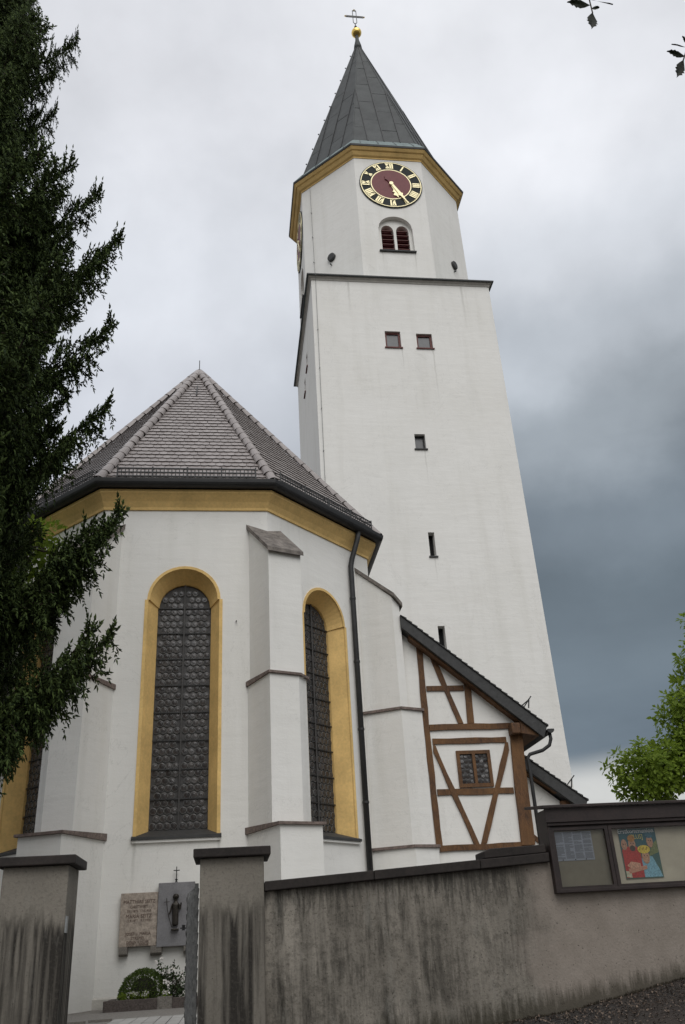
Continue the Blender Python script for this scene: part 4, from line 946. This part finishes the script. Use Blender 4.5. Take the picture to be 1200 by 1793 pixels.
# notice sheet (four columns of small print)
shm = MT('printed_sheet'); _t = shm.n('ShaderNodeTexCoord'); s3 = shm.n('ShaderNodeSeparateXYZ'); shm.l(_t.outputs['Object'], s3.inputs[0])
ln_ = shm.math('GREATER_THAN', shm.math('FRACT', shm.math('MULTIPLY', s3.outputs[2], 95)), .45)
wn = shm.mr(shm.noise(shm.co('Object', (55, 1, 95)), 1.0, 2, .7), .40, .50)
colm = shm.math('GREATER_THAN', shm.math('FRACT', shm.math('MULTIPLY', shm.math('SUBTRACT', s3.outputs[0], 3.236), 10.2)), .06)
par = shm.mr(shm.noise(shm.co('Object', (6, 1, 16)), 1.0, 1, .5), .40, .45)
shm.base(shm.mix(shm.math('MULTIPLY', par, .10), (.60, .63, .72), (.30, .30, .36))); shm.rough(.6)
s = MB(); s.box(3.238, 3.632, 8.826, 8.831, 2.245, 2.515); sh = s.obj('notice_sheet', shm.m); meta(sh, 'white sheet of small print in four columns pinned in the notice case', 'notice')
prn = MB(); random.seed(31)
for cI in range(4):
    z = 2.508; x0_ = 3.244 + cI * .0975
    while z > 2.262:
        if random.random() < .10: z -= .007; continue
        wd_ = .088 * random.choice((1, 1, .95, .9, .55)); prn.add([(x0_, 8.8255, z), (x0_ + wd_, 8.8255, z), (x0_ + wd_, 8.8255, z + .0028), (x0_, 8.8255, z + .0028)], [(0, 1, 2, 3)]); z -= .0062
meta(prn.obj('small_print', simple('grey_print_ink', (.16, .16, .19), .6, .1, 5, 0), sh), kind='stuff')
for x in (3.30, 3.43, 3.54):
    MB().lathe(x, 8.824, [(.001, 2.249), (.006, 2.252), (.006, 2.256), (.001, 2.259)], 6).obj('drawing_pin', BLACKM, sh)
# poster
def flat(name, pts, col, par, y, rough=.5):
    mt = bpy.data.materials.get('print_' + name + str(col)) or simple('print_' + name + str(col), col, rough, .45, 60, 0, fine=150)
    return MB().extr([(x, y, z) for x, z in pts], (0, .0008, 0)).obj(name, mt, par)
po = empty('poster', (4.115, 8.855, 2.28), 'first communion poster with painted robed figures on dark teal', 'poster')
xa, xb, za, zb = 3.922, 4.316, 2.050, 2.520
W_, H_ = xb - xa, zb - za
pq = lambda pts: [(xa + W_ * u, za + H_ * v) for u, v in pts]
def ell(cx_, cy_, rx, ry, n=16): return [(cx_ + rx * math.cos(2 * math.pi * i / n), cy_ + ry * math.sin(2 * math.pi * i / n)) for i in range(n)]
pmt = MT('poster_backdrop'); n_ = pmt.noise(pmt.co(), 7, 4, .6); _t = pmt.n('ShaderNodeTexCoord'); s3 = pmt.n('ShaderNodeSeparateXYZ'); pmt.l(_t.outputs['Object'], s3.inputs[0])
pmt.base(pmt.mix(pmt.mr(pmt.math('ADD', s3.outputs[2], pmt.math('MULTIPLY', n_, .3)), 2.3, 2.6), pmt.mix(n_, (.06, .09, .05), (.05, .12, .10)), (.012, .075, .095))); pmt.rough(.4)
MB().box(xa, xb, 8.827, 8.831, za, zb).obj('sheet', pmt.m, po)
y_ = 8.826
flat('printed_robe', pq([(.30, .02), (.98, .02), (.95, .12), (.80, .42), (.62, .46), (.45, .36)]), (.17, .34, .42), po, y_)
flat('printed_shoulder', pq([(.70, .42), (.99, .50), (.99, .75), (.85, .66)]), (.14, .16, .06), po, y_)
flat('printed_robe', pq([(.02, .02), (.50, .02), (.50, .58), (.40, .64), (.20, .64), (.02, .58)]), (.36, .025, .02), po, y_ - .001)
flat('printed_sleeve', pq([(.02, .04), (.02, .16), (.16, .14), (.16, .02)]), (.45, .42, .30), po, y_ - .002)
flat('printed_arm', pq([(.10, .10), (.60, .18), (.60, .25), (.10, .20)]), (.46, .22, .14), po, y_ - .003)
flat('printed_hand', pq([(.08, .26), (.20, .34), (.44, .30), (.44, .22), (.18, .20)]), (.50, .26, .17), po, y_ - .004)
for (a, b, rx, ry, hat, hc) in ((.10, .68, .08, .11, None, None), (.31, .68, .095, .13, (.31, .80, .10, .07), (.30, .13, .03)), (.80, .72, .085, .12, (.80, .85, .10, .06), (.03, .10, .14))):
    flat('printed_face', pq(ell(a, b, rx, ry)), (.36, .19, .12), po, y_ - .002)
    if hat: flat('printed_cap', pq(ell(*hat)), hc, po, y_ - .003)
flat('printed_beard', pq(ell(.31, .60, .075, .06)), (.05, .03, .02), po, y_ - .003)
flat('printed_face', pq(ell(.62, .42, .10, .14)), (.42, .23, .14), po, y_ - .003)
flat('printed_turban', pq(ell(.60, .57, .17, .085)), (.55, .40, .05), po, y_ - .004)
for i in range(3): flat('printed_fold', pq([(.46 + i * .09, .56), (.50 + i * .09, .62), (.53 + i * .09, .61), (.49 + i * .09, .55)]), (.30, .20, .02), po, y_ - .005)
for fx, fz in ((.08, .69), (.13, .69), (.28, .70), (.345, .70), (.77, .74), (.83, .74), (.585, .44), (.655, .44)): flat('printed_eye', pq(ell(fx, fz, .014, .010, 8)), (.02, .015, .01), po, y_ - .006)
WPR = simple('white_print', (.75, .75, .75), .5, .02, 5, 0); YPR = simple('yellow_print', (.50, .42, .12), .5, .02, 5, 0)
put_text('Erstkommunion', .060, xa + W_ * .47, y_ - .002, za + H_ * .905, WPR, po, depth=.0005)
put_text('[PLUS]', .062, xa + W_ * .46, y_ - .002, za + H_ * .785, YPR, po, depth=.0005, sx=.8)

# settle the case back against the wall face
kb = 1.0240; AFF = Matrix(((kb, 0, 0, 0), (0, 1, 0, .210), (0, 0, kb, 1.6 * (1 - kb)), (0, 0, 0, 1)))
done = set()
def settle(o):
    for c in o.children:
        if c.type == 'MESH':
            if c.matrix_basis == Matrix.Identity(4):
                if c.data.name not in done: c.data.transform(AFF); done.add(c.data.name)
            else: c.matrix_basis = AFF @ c.matrix_basis
        settle(c)
settle(nb); settle(po)
sh.data.transform(AFF)
for c in sh.children: c.data.transform(AFF)

# ------------------------------------------------------------------ memorials at the church wall
mem = MB().box(-1.922, -1.262, 17.36, 17.455, 1.815, 2.690).obj('memorial_slab', TANST, bevel=.006)
meta(mem, 'tan stone memorial slab with lettering on the church wall', 'memorial')
for i, (t_, sz, z) in enumerate([('MATTHIAS SEITZ', .082, 2.515), ('GASTWIRT', .070, 2.435), ('30.1.1876  17.4.1958', .055, 2.37), ('MARIA SEITZ', .088, 2.275), ('12.9.1877  19.7.1975', .055, 2.215),
                                 ('JOSEF u. MARIA', .072, 1.995), ('STREMEL', .070, 1.925), ('DEREN KINDER', .062, 1.865 + .0), ('JOSEF u. ANNA', .062, 1.825)]):
    put_text(t_, sz, -1.59, 17.357, z - (.0 if i < 7 else .0), LETTER, mem, 'inscription', .003, .92)
mg = MB().box(-1.258, -.60, 17.33, 17.455, 1.785, 2.832).obj('memorial_slab', GREYST, bevel=.006)
meta(mg, 'grey slate memorial slab carrying a bronze saint', 'memorial')
for x0_, x1_, z0_ in ((-1.91, -1.76, 1.665), (-1.36, -1.165, 1.655), (-.78, -.62, 1.655)):
    br = MB(); br.extr([(x0_, 17.5, 1.812), (x0_, 17.34, 1.812), (x0_, 17.34, 1.70), (x0_, 17.40, z0_), (x0_, 17.5, z0_)], (x1_ - x0_, 0, 0))
    o = br.obj('stone_bracket', BEDST2, mem if x0_ < -1.2 else mg, bevel=.005)
# bronze saint relief
sv = [((0, 0, .03), .062), ((0, 0, .14), .060), ((0, 0, .27), .060), ((0, 0, .36), .064), ((0, 0, .415), .040), ((0, 0, .44), .025), ((0, 0, .475), .034), ((0, 0, .52), .034),
      ((-.062, 0, .385), .026), ((-.085, -.01, .29), .019), ((-.115, -.02, .225), .015), ((.062, 0, .385), .026), ((.078, -.01, .30), .019), ((.095, -.02, .385), .013), ((.10, -.02, .42), .013)]
se = [(0, 1), (1, 2), (2, 3), (3, 4), (4, 5), (5, 6), (6, 7), (4, 8), (8, 9), (9, 10), (4, 11), (11, 12), (12, 13), (13, 14)]
me = bpy.data.meshes.new('bronze_figure'); me.from_pydata([p for p, r_ in sv], se, []); me.materials.append(BRONZE)
fg = bpy.data.objects.new('bronze_saint', me); COL.objects.link(fg); fg.location = (-.938, 17.29, 2.07); WM[fg.name] = Matrix.Translation(fg.location)
sk = fg.modifiers.new('skin', 'SKIN'); me.update()
if not me.skin_vertices: me.attributes.new('skin', 'FLOAT_VECTOR', 'POINT')
for i, (p, r_) in enumerate(sv): me.skin_vertices[0].data[i].radius = (r_, r_ * .75)
me.skin_vertices[0].data[2].use_root = True
ss = fg.modifiers.new('subsurf', 'SUBSURF'); ss.levels = 1; ss.render_levels = 2
meta(fg, 'small bronze robed saint raising a hand, holding a cross staff, on the grey slab', 'statue')
def childat(mb, name, mat, par): o = mb.obj(name, mat, par); return o
st_ = MB(); st_.tube([(-.995, 17.27, 2.09), (-1.065, 17.26, 2.30), (-1.095, 17.27, 2.47), (-1.10, 17.27, 2.57)], .007, 6); st_.bar((-1.15, 17.27, 2.505), (-1.045, 17.27, 2.508), .010); st_.obj('cross_staff', BRONZE, fg)
MB().box(-1.005, -.870, 17.24, 17.332, 2.035, 2.065).obj('console', BRONZE, fg, bevel=.008)
MB().lathe(-.938, 17.295, [(.02, 2.545), (.052, 2.57), (.056, 2.60), (.04, 2.628), (.01, 2.638)], 12).obj('hair', BRONZE, fg, smooth=True)
mc = MB(); mc.bar((-.945, 17.40, 2.83), (-.945, 17.40, 3.105), .016); mc.bar((-1.0, 17.40, 3.04), (-.89, 17.40, 3.04), .016); mc.lathe(-.945, 17.40, [(.03, 2.833), (.012, 2.86), (.028, 2.885), (.01, 2.90)], 8)
meta(mc.obj('memorial_cross', BLACKM), 'small black iron cross standing on top of the grey memorial slab', 'cross')

# ------------------------------------------------------------------ flower bed
bed = empty('grave_bed', (-1.2, 16.6, .86), 'planted bed edged with granite kerbs below the memorial slabs', 'flower bed')
for a, b, mt, z in ((-2.0, -1.14, BEDST, 1.03), (-1.137, -.90, BEDST2, 1.045), (-.897, -.35, BEDST, 1.02)):
    MB().box(a, b, 16.35, 16.47, .84, z).obj('kerb_stone', mt, bed, bevel=.006)
MB().box(-2.0, -1.9, 16.473, 17.4, .84, 1.02).obj('kerb_stone', BEDST, bed, bevel=.006)
MB().box(-1.898, -.35, 16.475, 17.4, .84, .97).obj('soil', simple('dark_soil', (.03, .022, .016), .95, .4, 40, .6, .02), bed)

def rand_unit():
    while True:
        v = Vector((random.uniform(-1, 1), random.uniform(-1, 1), random.uniform(-1, 1)))
        if .05 < v.length < 1: return v.normalized()
def leaf(mb, p, d, n, L_, W_, fold=.25):
    d = d.normalized(); x = d.cross(n)
    if x.length < .01: x = d.cross(Vector((.3, .5, .8)))
    x.normalize(); n = x.cross(d)
    b = len(mb.v)
    mb.v += [tuple(p), tuple(p + d * L_ * .45 + x * W_ / 2 + n * W_ * fold), tuple(p + d * L_), tuple(p + d * L_ * .45 - x * W_ / 2 + n * W_ * fold), tuple(p + d * L_ * .5)]
    mb.f += [(b, b + 1, b + 2, b + 4), (b, b + 4, b + 2, b + 3)]
# clipped box ball
bx = empty('box_bush', (-1.40, 16.72, .97), 'round clipped dark green box bush in the flower bed', 'bush')
lv = MB()
for i in range(8200):
    d = rand_unit()
    if d.z < -.25: continue
    wob = 1 + .06 * noise.noise(d * 4)
    rr = random.uniform(.86, 1.0) * wob; p = Vector((-1.40 + d.x * .40 * rr, 16.74 + d.y * .34 * rr, 1.06 + d.z * .40 * rr))
    leaf(lv, p, (d + rand_unit() * .8), rand_unit(), .034, .020)
lv.obj('foliage', LEAFD, bx, recalc=False)
core = MB().lathe(-1.40, 16.74, [(.08, .96), (.20, 1.0), (.23, 1.12), (.19, 1.24), (.10, 1.32), (.02, 1.34)], 14); core.obj('twig_core', simple('twig_core', (.018, .016, .010), .9, .3), bx)
# rose bush with pale and pink blooms
rs = empty('rose_bush', (-.90, 16.75, .97), 'flowering rose bush with white and pink blooms beside the gate', 'bush')
rl = MB(); stm = MB()
for i in range(16):
    tx, ty, tz = random.uniform(-.28, .26), random.uniform(-.15, .2), random.uniform(.15, .62) 
    if tx > .05: tz *= .72
    if tx < -.15: tz = random.uniform(.45, .60)
    a = Vector((-.93, 16.75, .96)); b = a + Vector((tx, ty, tz)); m_ = a.lerp(b, .5) + Vector((tx * -.15, 0, .05)); stm.tube([a, m_, b], .006, 5)
    for j in range(46):
        t = random.uniform(.35, 1.0); p = a.lerp(b, t) + rand_unit() * random.uniform(.02, .10); leaf(rl, p, rand_unit(), rand_unit(), .055, .034)
    for q in range(random.choice((0, 1, 2))):
        tgt = MB(); c = b + rand_unit() * .07 + Vector((0, -.09, .01))
        for r_ in range(14): d = rand_unit(); leaf(tgt, c + d * .012, d, rand_unit(), .034, .032, .4)
        tgt.obj('bloom', PETALW if random.random() < .90 else PETALP, rs, recalc=False)
stm.obj('stems', TREEBARK, rs); rl.obj('foliage', LEAFR, rs, recalc=False)
gl = MB()
fl = empty('bedding_flowers', (-1.5, 16.5, .97), 'low white bedding flowers in front of the round box bush', 'flowers')
for cxp, n, mt in ((-1.68, 5, 0), (-1.50, 8, 0), (-1.40, 6, 0), (-1.05, 2, 0)):
    for i in range(n):
        c = Vector((cxp + random.uniform(-.08, .08), 16.44 + random.uniform(-.02, .03), 1.075 + random.uniform(0, .04)))
        if cxp > -1.65:
            pf = MB()
            for r_ in range(11): d = rand_unit(); leaf(pf, c + d * .01, d, rand_unit(), .036, .032, .4)
            pf.obj('bloom', PETALW, fl, recalc=False)
        for r_ in range(16): leaf(gl, c + rand_unit() * .05 - Vector((0, 0, .03)), rand_unit(), rand_unit(), .045, .022)
gl.obj('foliage', LEAF, fl, recalc=False)

# ------------------------------------------------------------------ spruce
TRX, TRY = -5.9, 13.6; SK = .82; SX, SY = TRX * SK, TRY * SK
spr = empty('spruce_tree', (SX, SY, .86), 'tall dark spruce with drooping branches at the left edge', 'spruce')
spr_t = MB().tube([(SX, SY, .6), (SX, SY, 6.8), (SX + .1, SY, 13.2), (SX, SY, 22.3)], [.30, .23, .15, .03], 12).obj('trunk', BARK, spr, smooth=True)
def shoot(mb, p, d, L_, w_):
    d = d.normalized(); a = d.cross(Vector((0, 0, 1)));
    if a.length < .1: a = d.cross(Vector((1, 0, 0)))
    a.normalize(); b = d.cross(a); k = len(mb.v); m_ = p + d * L_ * .42
    mb.v += [tuple(p)] + [tuple(m_ + (a * math.cos(q) + b * math.sin(q)) * w_) for q in (0, 2.09, 4.19)] + [tuple(p + d * L_)]
    mb.f += [(k, k + 1, k + 2), (k, k + 2, k + 3), (k, k + 3, k + 1), (k + 4, k + 2, k + 1), (k + 4, k + 3, k + 2), (k + 4, k + 1, k + 3)]
def sprig(mb, a, d, ln, dens=1.0, wid=.015):
    """a twig clothed in short needle shoots"""
    n = max(3, int(ln / .030 * dens)); d = d.normalized()
    for i in range(n):
        t = (i + random.random()) / n; p = a + d * ln * t + Vector((0, 0, -.10 * ln * t * t))
        for q in range(2):
            dd = (d * .75 + rand_unit() * .85).normalized(); shoot(mb, p, dd, random.uniform(.05, .10), wid * random.uniform(.8, 1.25))
    shoot(mb, a + d * ln, d, .10, wid * 1.3)
def branch_mesh(seed):
    random.seed(seed); L0 = 4.0; nd = MB(); wd = MB(); pts = []
    ph = random.uniform(-.15, .15)
    def cv(t): return Vector((t * L0, .25 * math.sin(2.2 * t + ph) * t, L0 * (-.20 * math.sin(math.pi * t) * 1.0 + .10 * t * t)))
    n = 12
    wd.tube([cv(i / n) for i in range(n + 1)], [.035 * (1 - i / n) + .006 for i in range(n + 1)], 5)
    k = 34
    for i in range(k):
        t = .22 + .78 * (i + random.random() * .6) / k; p = cv(t); tg = (cv(min(1, t + .02)) - cv(t - .02)).normalized()
        for sd_ in (-1, 1):
            side = Vector((-tg.y, tg.x, 0)) * sd_; ln = (.85 * (1 - t) ** .7 + .16) * random.uniform(.7, 1.15)
            d = (tg * random.uniform(.5, .9) + side * random.uniform(.25, 1.0) + Vector((0, 0, random.uniform(-.75, .30)))).normalized()
            wd.tube([p, p + d * ln], .006, 4, False); sprig(nd, p, d, ln, 1.15)
            m_ = max(1, int(ln / .16))
            for j in range(m_):
                q = p + d * ln * (j + .6) / m_; hl_ = random.uniform(.15, .55) * (1.15 - .7 * t)
                hd = (Vector((0, 0, -1)) + rand_unit() * .30 + d * .35).normalized(); sprig(nd, q, hd, hl_, 1.0, .014)
                if random.random() < .55:
                    ud = (d + side * random.uniform(-1, 1) + Vector((0, 0, .3))).normalized(); sprig(nd, q, ud, random.uniform(.10, .22), 1.0)
    # tip spray, turned upward
    tgt = (cv(1) - cv(.95)).normalized()
    for i in range(9):
        d = (tgt + rand_unit() * .6 + Vector((0, 0, .25))).normalized(); sprig(nd, cv(1 - i * .018), d, random.uniform(.10, .20), 1.3, .018)
    me = nd.mesh('spruce_spray', NEEDLE, recalc=False); 
    nv = len(me.vertices)
    # add wood to the same mesh with a second material
    bm = bmesh.new(); bm.from_mesh(me); wm_ = wd.mesh('w', BARK); bm.from_mesh(wm_); bm.faces.ensure_lookup_table()
    nf = len(nd.f)
    for i in range(nf, len(bm.faces)): bm.faces[i].material_index = 1
    bm.to_mesh(me); bm.free(); me.materials.append(BARK); bpy.data.meshes.remove(wm_)
    return me
BR = [branch_mesh(s_) for s_ in (11, 12, 13, 14, 15)]
random.seed(5)
def put_branch(z, az, ln, k=None, roll=0, pitch=0):
    z = 1.6 + (z - 1.6) * SK; s_ = ln * SK / 4.0; sc3 = .80 + .25 * s_
    Mb = Matrix.Translation((SX + .05, SY, z)) @ Matrix.Rotation(R(az), 4, 'Z') @ Matrix.Rotation(-pitch, 4, 'Y') @ Matrix.Rotation(roll, 4, 'X') @ Matrix.Diagonal((s_, sc3, sc3, 1))
    inst('branch', BR[random.randrange(5) if k is None else k], Mb, spr)
def crown_len(z): return min(3.75, (26.8 - z) * .335)
RL = [(5, 2.2), (5.6, 2.7), (6.5, 2.8), (7.2, 2.4), (8.2, 2.5), (9, 2.6), (10, 2.85), (11, 2.7), (12, 2.65), (13, 2.8), (14, 2.9), (15, 2.9), (16.2, 2.3), (17, 1.6), (18.2, 1.7), (19.5, 1.7), (21, 1.15), (24, .8), (27, .2)]
def right_len(z):
    for (a, b), (c_, d) in zip(RL, RL[1:]):
        if z <= c_: return b + (d - b) * max(0, (z - a)) / (c_ - a)
    return .2
count = 0; z = 5.6
while z < 26:
    for j in range((8 if z < 12 else 6) if z < 22 else 4):
        az = random.uniform(0, 360)
        if abs((az + 180) % 360 - 180) < 65: lnb = right_len(z) / max(.62, math.cos(R((az + 180) % 360 - 180))) * random.uniform(.70, 1.0)
        else: lnb = crown_len(z) * random.uniform(.75, 1.0) * (.85 if z > 16 else 1)
        put_branch(z + random.uniform(-.15, .15), az, lnb, None, random.uniform(-.15, .15), random.uniform(-.12, .12)); count += 1
    z += (.42 if z < 8.5 else .48) if z < 19 else .6
for tipx, tipz, az, pt in ((-4.05, 19.9, -2, .0), (-3.90, 18.9, 6, .02), (-2.70, 16.0, -5, .05), (-2.18, 15.0, 0, .10), (-2.45, 13.9, -10, .0), (-2.17, 12.55, -4, .09), (-2.15, 10.98, 3, .07), (-2.7, 9.7, -8, .02), (-1.70, 8.40, -6, .13), (-1.95, 8.15, -2, .12), (-2.15, 8.05, -10, .14), (-2.3, 7.75, 3, .10), (-1.78, 6.30, -3, .05), (-2.05, 6.15, -9, .06), (-2.2, 6.0, 5, .02), (-2.5, 5.8, 10, .0), (-2.95, 4.75, -6, .0), (-3.3, 4.6, 2, -.03), (-3.6, 21.3, 0, .06)):
    ln = (tipx - TRX - .16) / math.cos(R(az)); put_branch(tipz - ln * .10 - ln * math.sin(pt), az, ln, None, random.uniform(-.1, .1), pt)

# ------------------------------------------------------------------ broadleaf trees
def lobe_tree(name, label, base, trunk_top, lobes, nclus, leafL, seed, mat=LEAF, trunk_r=.35, cat='tree'):
    random.seed(seed); tr = empty(name, base, label, cat)
    tk = MB(); b0 = Vector(base); t0 = Vector(trunk_top); tk.tube([b0, b0.lerp(t0, .5) + Vector((.1, .05, 0)), t0], [trunk_r, trunk_r * .75, trunk_r * .5], 10); tk.obj('trunk', TREEBARK, tr, smooth=True)
    for (c, r_, wgt) in lobes:
        c = Vector(c); lm = MB(); lf = MB(); mid_ = t0.lerp(c, .5) + Vector((0, 0, -.25 * r_)); lm.tube([t0, mid_, c], [trunk_r * .32, trunk_r * .22, trunk_r * .10], 6)
        n = int(nclus * wgt)
        for i in range(n):
            d = rand_unit(); rr = r_ * (random.random() ** .42) * (1 + .35 * noise.noise(d * 2.2 + c))
            p = c + Vector((d.x * rr, d.y * rr, d.z * rr * .85))
            if i % 4 == 0: lm.tube([c.lerp(p, .15), c.lerp(p, .6) + rand_unit() * .12 * r_, p], [.035, .02, .008], 4, False)
            ax = (d + Vector((0, 0, .5)) + rand_unit() * .4).normalized()
            for j in range(random.randint(9, 15)):
                q = (ax * .5 + rand_unit()).normalized(); leaf(lf, p + q * leafL * random.uniform(.1, 1.2), (q + Vector((0, 0, -.35))), ax, leafL * random.uniform(.7, 1.2), leafL * .62)
        lm.obj('limb', TREEBARK, tr); lf.obj('crown', mat, tr, recalc=False)
    return tr
lobe_tree('chestnut_tree', 'fresh green broadleaf tree at the right edge behind the notice case', (28.5, 41, .8), (27.5, 41, 7.5),
          [((19.9, 40, 8.1), 1.75, .9), ((21.7, 40.3, 8.7), 1.7, .8), ((22.9, 40, 10.8), 1.9, 1.0), ((24.2, 40.5, 9.6), 2.3, 1.2), ((24.6, 40, 13.3), 2.1, 1.1), ((26.0, 40.5, 15.2), 2.2, 1.1), ((27.0, 41, 11.5), 3.2, 1.6), ((29.5, 41, 15.5), 3.4, 1.3), ((31, 41, 11), 3.5, 1.2)], 250, .26, 21)
lobe_tree('maple_tree', 'bright green leafy tree showing through gaps behind the dark spruce', (-8.2, 18.5, .86), (-7.6, 18.5, 6.5),
          [((-4.6, 18.0, 9.9), .8, .5), ((-6.0, 18.2, 9.2), 1.4, .8), ((-6.2, 18.2, 7.3), 1.3, .7), ((-7.6, 18.6, 11.2), 2.0, 1.0)], 170, .17, 22)
# twigs hanging into the top right corner from a tree over the camera
def twig(label, pts, leaves, scale=1.0):
    o = empty('overhanging_twig', pts[0], label, 'twig', 'twigs hanging into the sky'); MB().tube(pts, .0045, 6).obj('stem', TREEBARK, o)
    lf = MB()
    for p, d, L_, W_ in leaves:
        p = Vector(p); d = Vector(d).normalized(); x = d.cross(Vector((0, 1, .3))).normalized(); nrm = x.cross(d)
        prof = [(0, .02), (.25, .55), (.45, .85), (.55, .70), (.62, .95), (.72, .55), (.80, .72), (.88, .30), (1, .02)]; b = len(lf.v)
        for t, w1 in prof: lf.v += [tuple(p + d * L_ * t + x * W_ * .5 * w1 + nrm * .006 * math.sin(t * 5)), tuple(p + d * L_ * t + nrm * .004), tuple(p + d * L_ * t - x * W_ * .5 * w1 * .9 + nrm * .006 * math.cos(t * 4))]
        for i in range(len(prof) - 1): lf.f += [(b + i * 3, b + i * 3 + 3, b + i * 3 + 4, b + i * 3 + 1), (b + i * 3 + 1, b + i * 3 + 4, b + i * 3 + 5, b + i * 3 + 2)]
    lf.obj('leaf_spray', LEAFB, o, recalc=False)
twig('small dark leafy twig hanging at the top edge right of the spire', [(2.30, 3.0, 7.4), (2.19, 3.0, 6.95), (2.15, 3.0, 6.66), (2.145, 3.0, 6.52)],
     [((2.145, 3, 6.53), (-.22, 0, -1), .165, .085), ((2.15, 3, 6.60), (-1, 0, .05), .15, .07), ((2.15, 3, 6.57), (.8, 0, .15), .05, .035), ((2.16, 3, 6.66), (1, 0, -.28), .14, .006)])
twig('small dark leafy twig hanging at the right edge of the sky', [(2.95, 3.0, 6.9), (2.78, 3.0, 6.50), (2.69, 3.0, 6.27), (2.63, 3.0, 6.14)],
     [((2.635, 3, 6.15), (-.50, 0, -1), .19, .075), ((2.66, 3, 6.18), (-1, 0, .28), .12, .05), ((2.69, 3, 6.27), (-1, 0, .12), .10, .006), ((2.70, 3, 6.30), (-.3, 0, 1), .07, .02)])
lobe_tree('lime_tree', 'broad leafy tree on the street side, out of view, added for the twigs and for soft shade', (6.8, -4.5, 0), (6.0, -4.0, 5.5),  # unseen behind the camera: source of the twigs, also added for soft shade
          [((4.2, -2.6, 9.6), 2.6, 1.2), ((1.2, -3.8, 10.2), 2.8, 1.2), ((7.4, -2.0, 10.4), 2.6, 1.0), ((4.6, -6.0, 11.2), 3.0, 1.1), ((-2.0, -5.0, 9.8), 2.6, 1.0)], 260, .16, 23)
# leaf litter along the foot of the wall
random.seed(9); lt = MB()
for i in range(5200):
    x = random.uniform(1.2, 6.0); y = 9.02 - abs(random.gauss(0, .75)) - .01
    if y < 5: continue
    leaf(lt, Vector((x, y, ground_h(x, y) + .008)), Vector((random.uniform(-1, 1), random.uniform(-1, 1), .3)), Vector((0, 0, 1)), random.uniform(.012, .042), random.uniform(.010, .024))
LIT = simple('dry_litter', (.12, .088, .066), .9, .6, 30, 0, rnd=.9)
meta(lt.obj('leaf_litter', LIT, recalc=False), 'dry leaf and grit litter along the foot of the street wall', 'litter', kind='stuff')
# moss and dry weeds at the wall foot
ms = MB()
for i in range(1500):
    x = random.uniform(2.2, 6.2); y = 9.045; h = random.uniform(.015, .05) * (.6 + .8 * abs(noise.noise(Vector((x * 3, 0, 0)))))
    leaf(ms, Vector((x, y - random.uniform(0, .04), ground_h(x, y) - .005)), Vector((random.uniform(-.4, .4), -.15, 1)), Vector((0, -1, 0)), h, .008)
meta(ms.obj('moss_fringe', simple('moss_fringe', (.045, .036, .022), .95, .4, 20, 0, rnd=.4), recalc=False), 'brownish moss fringe growing at the foot of the street wall', 'moss', kind='stuff')
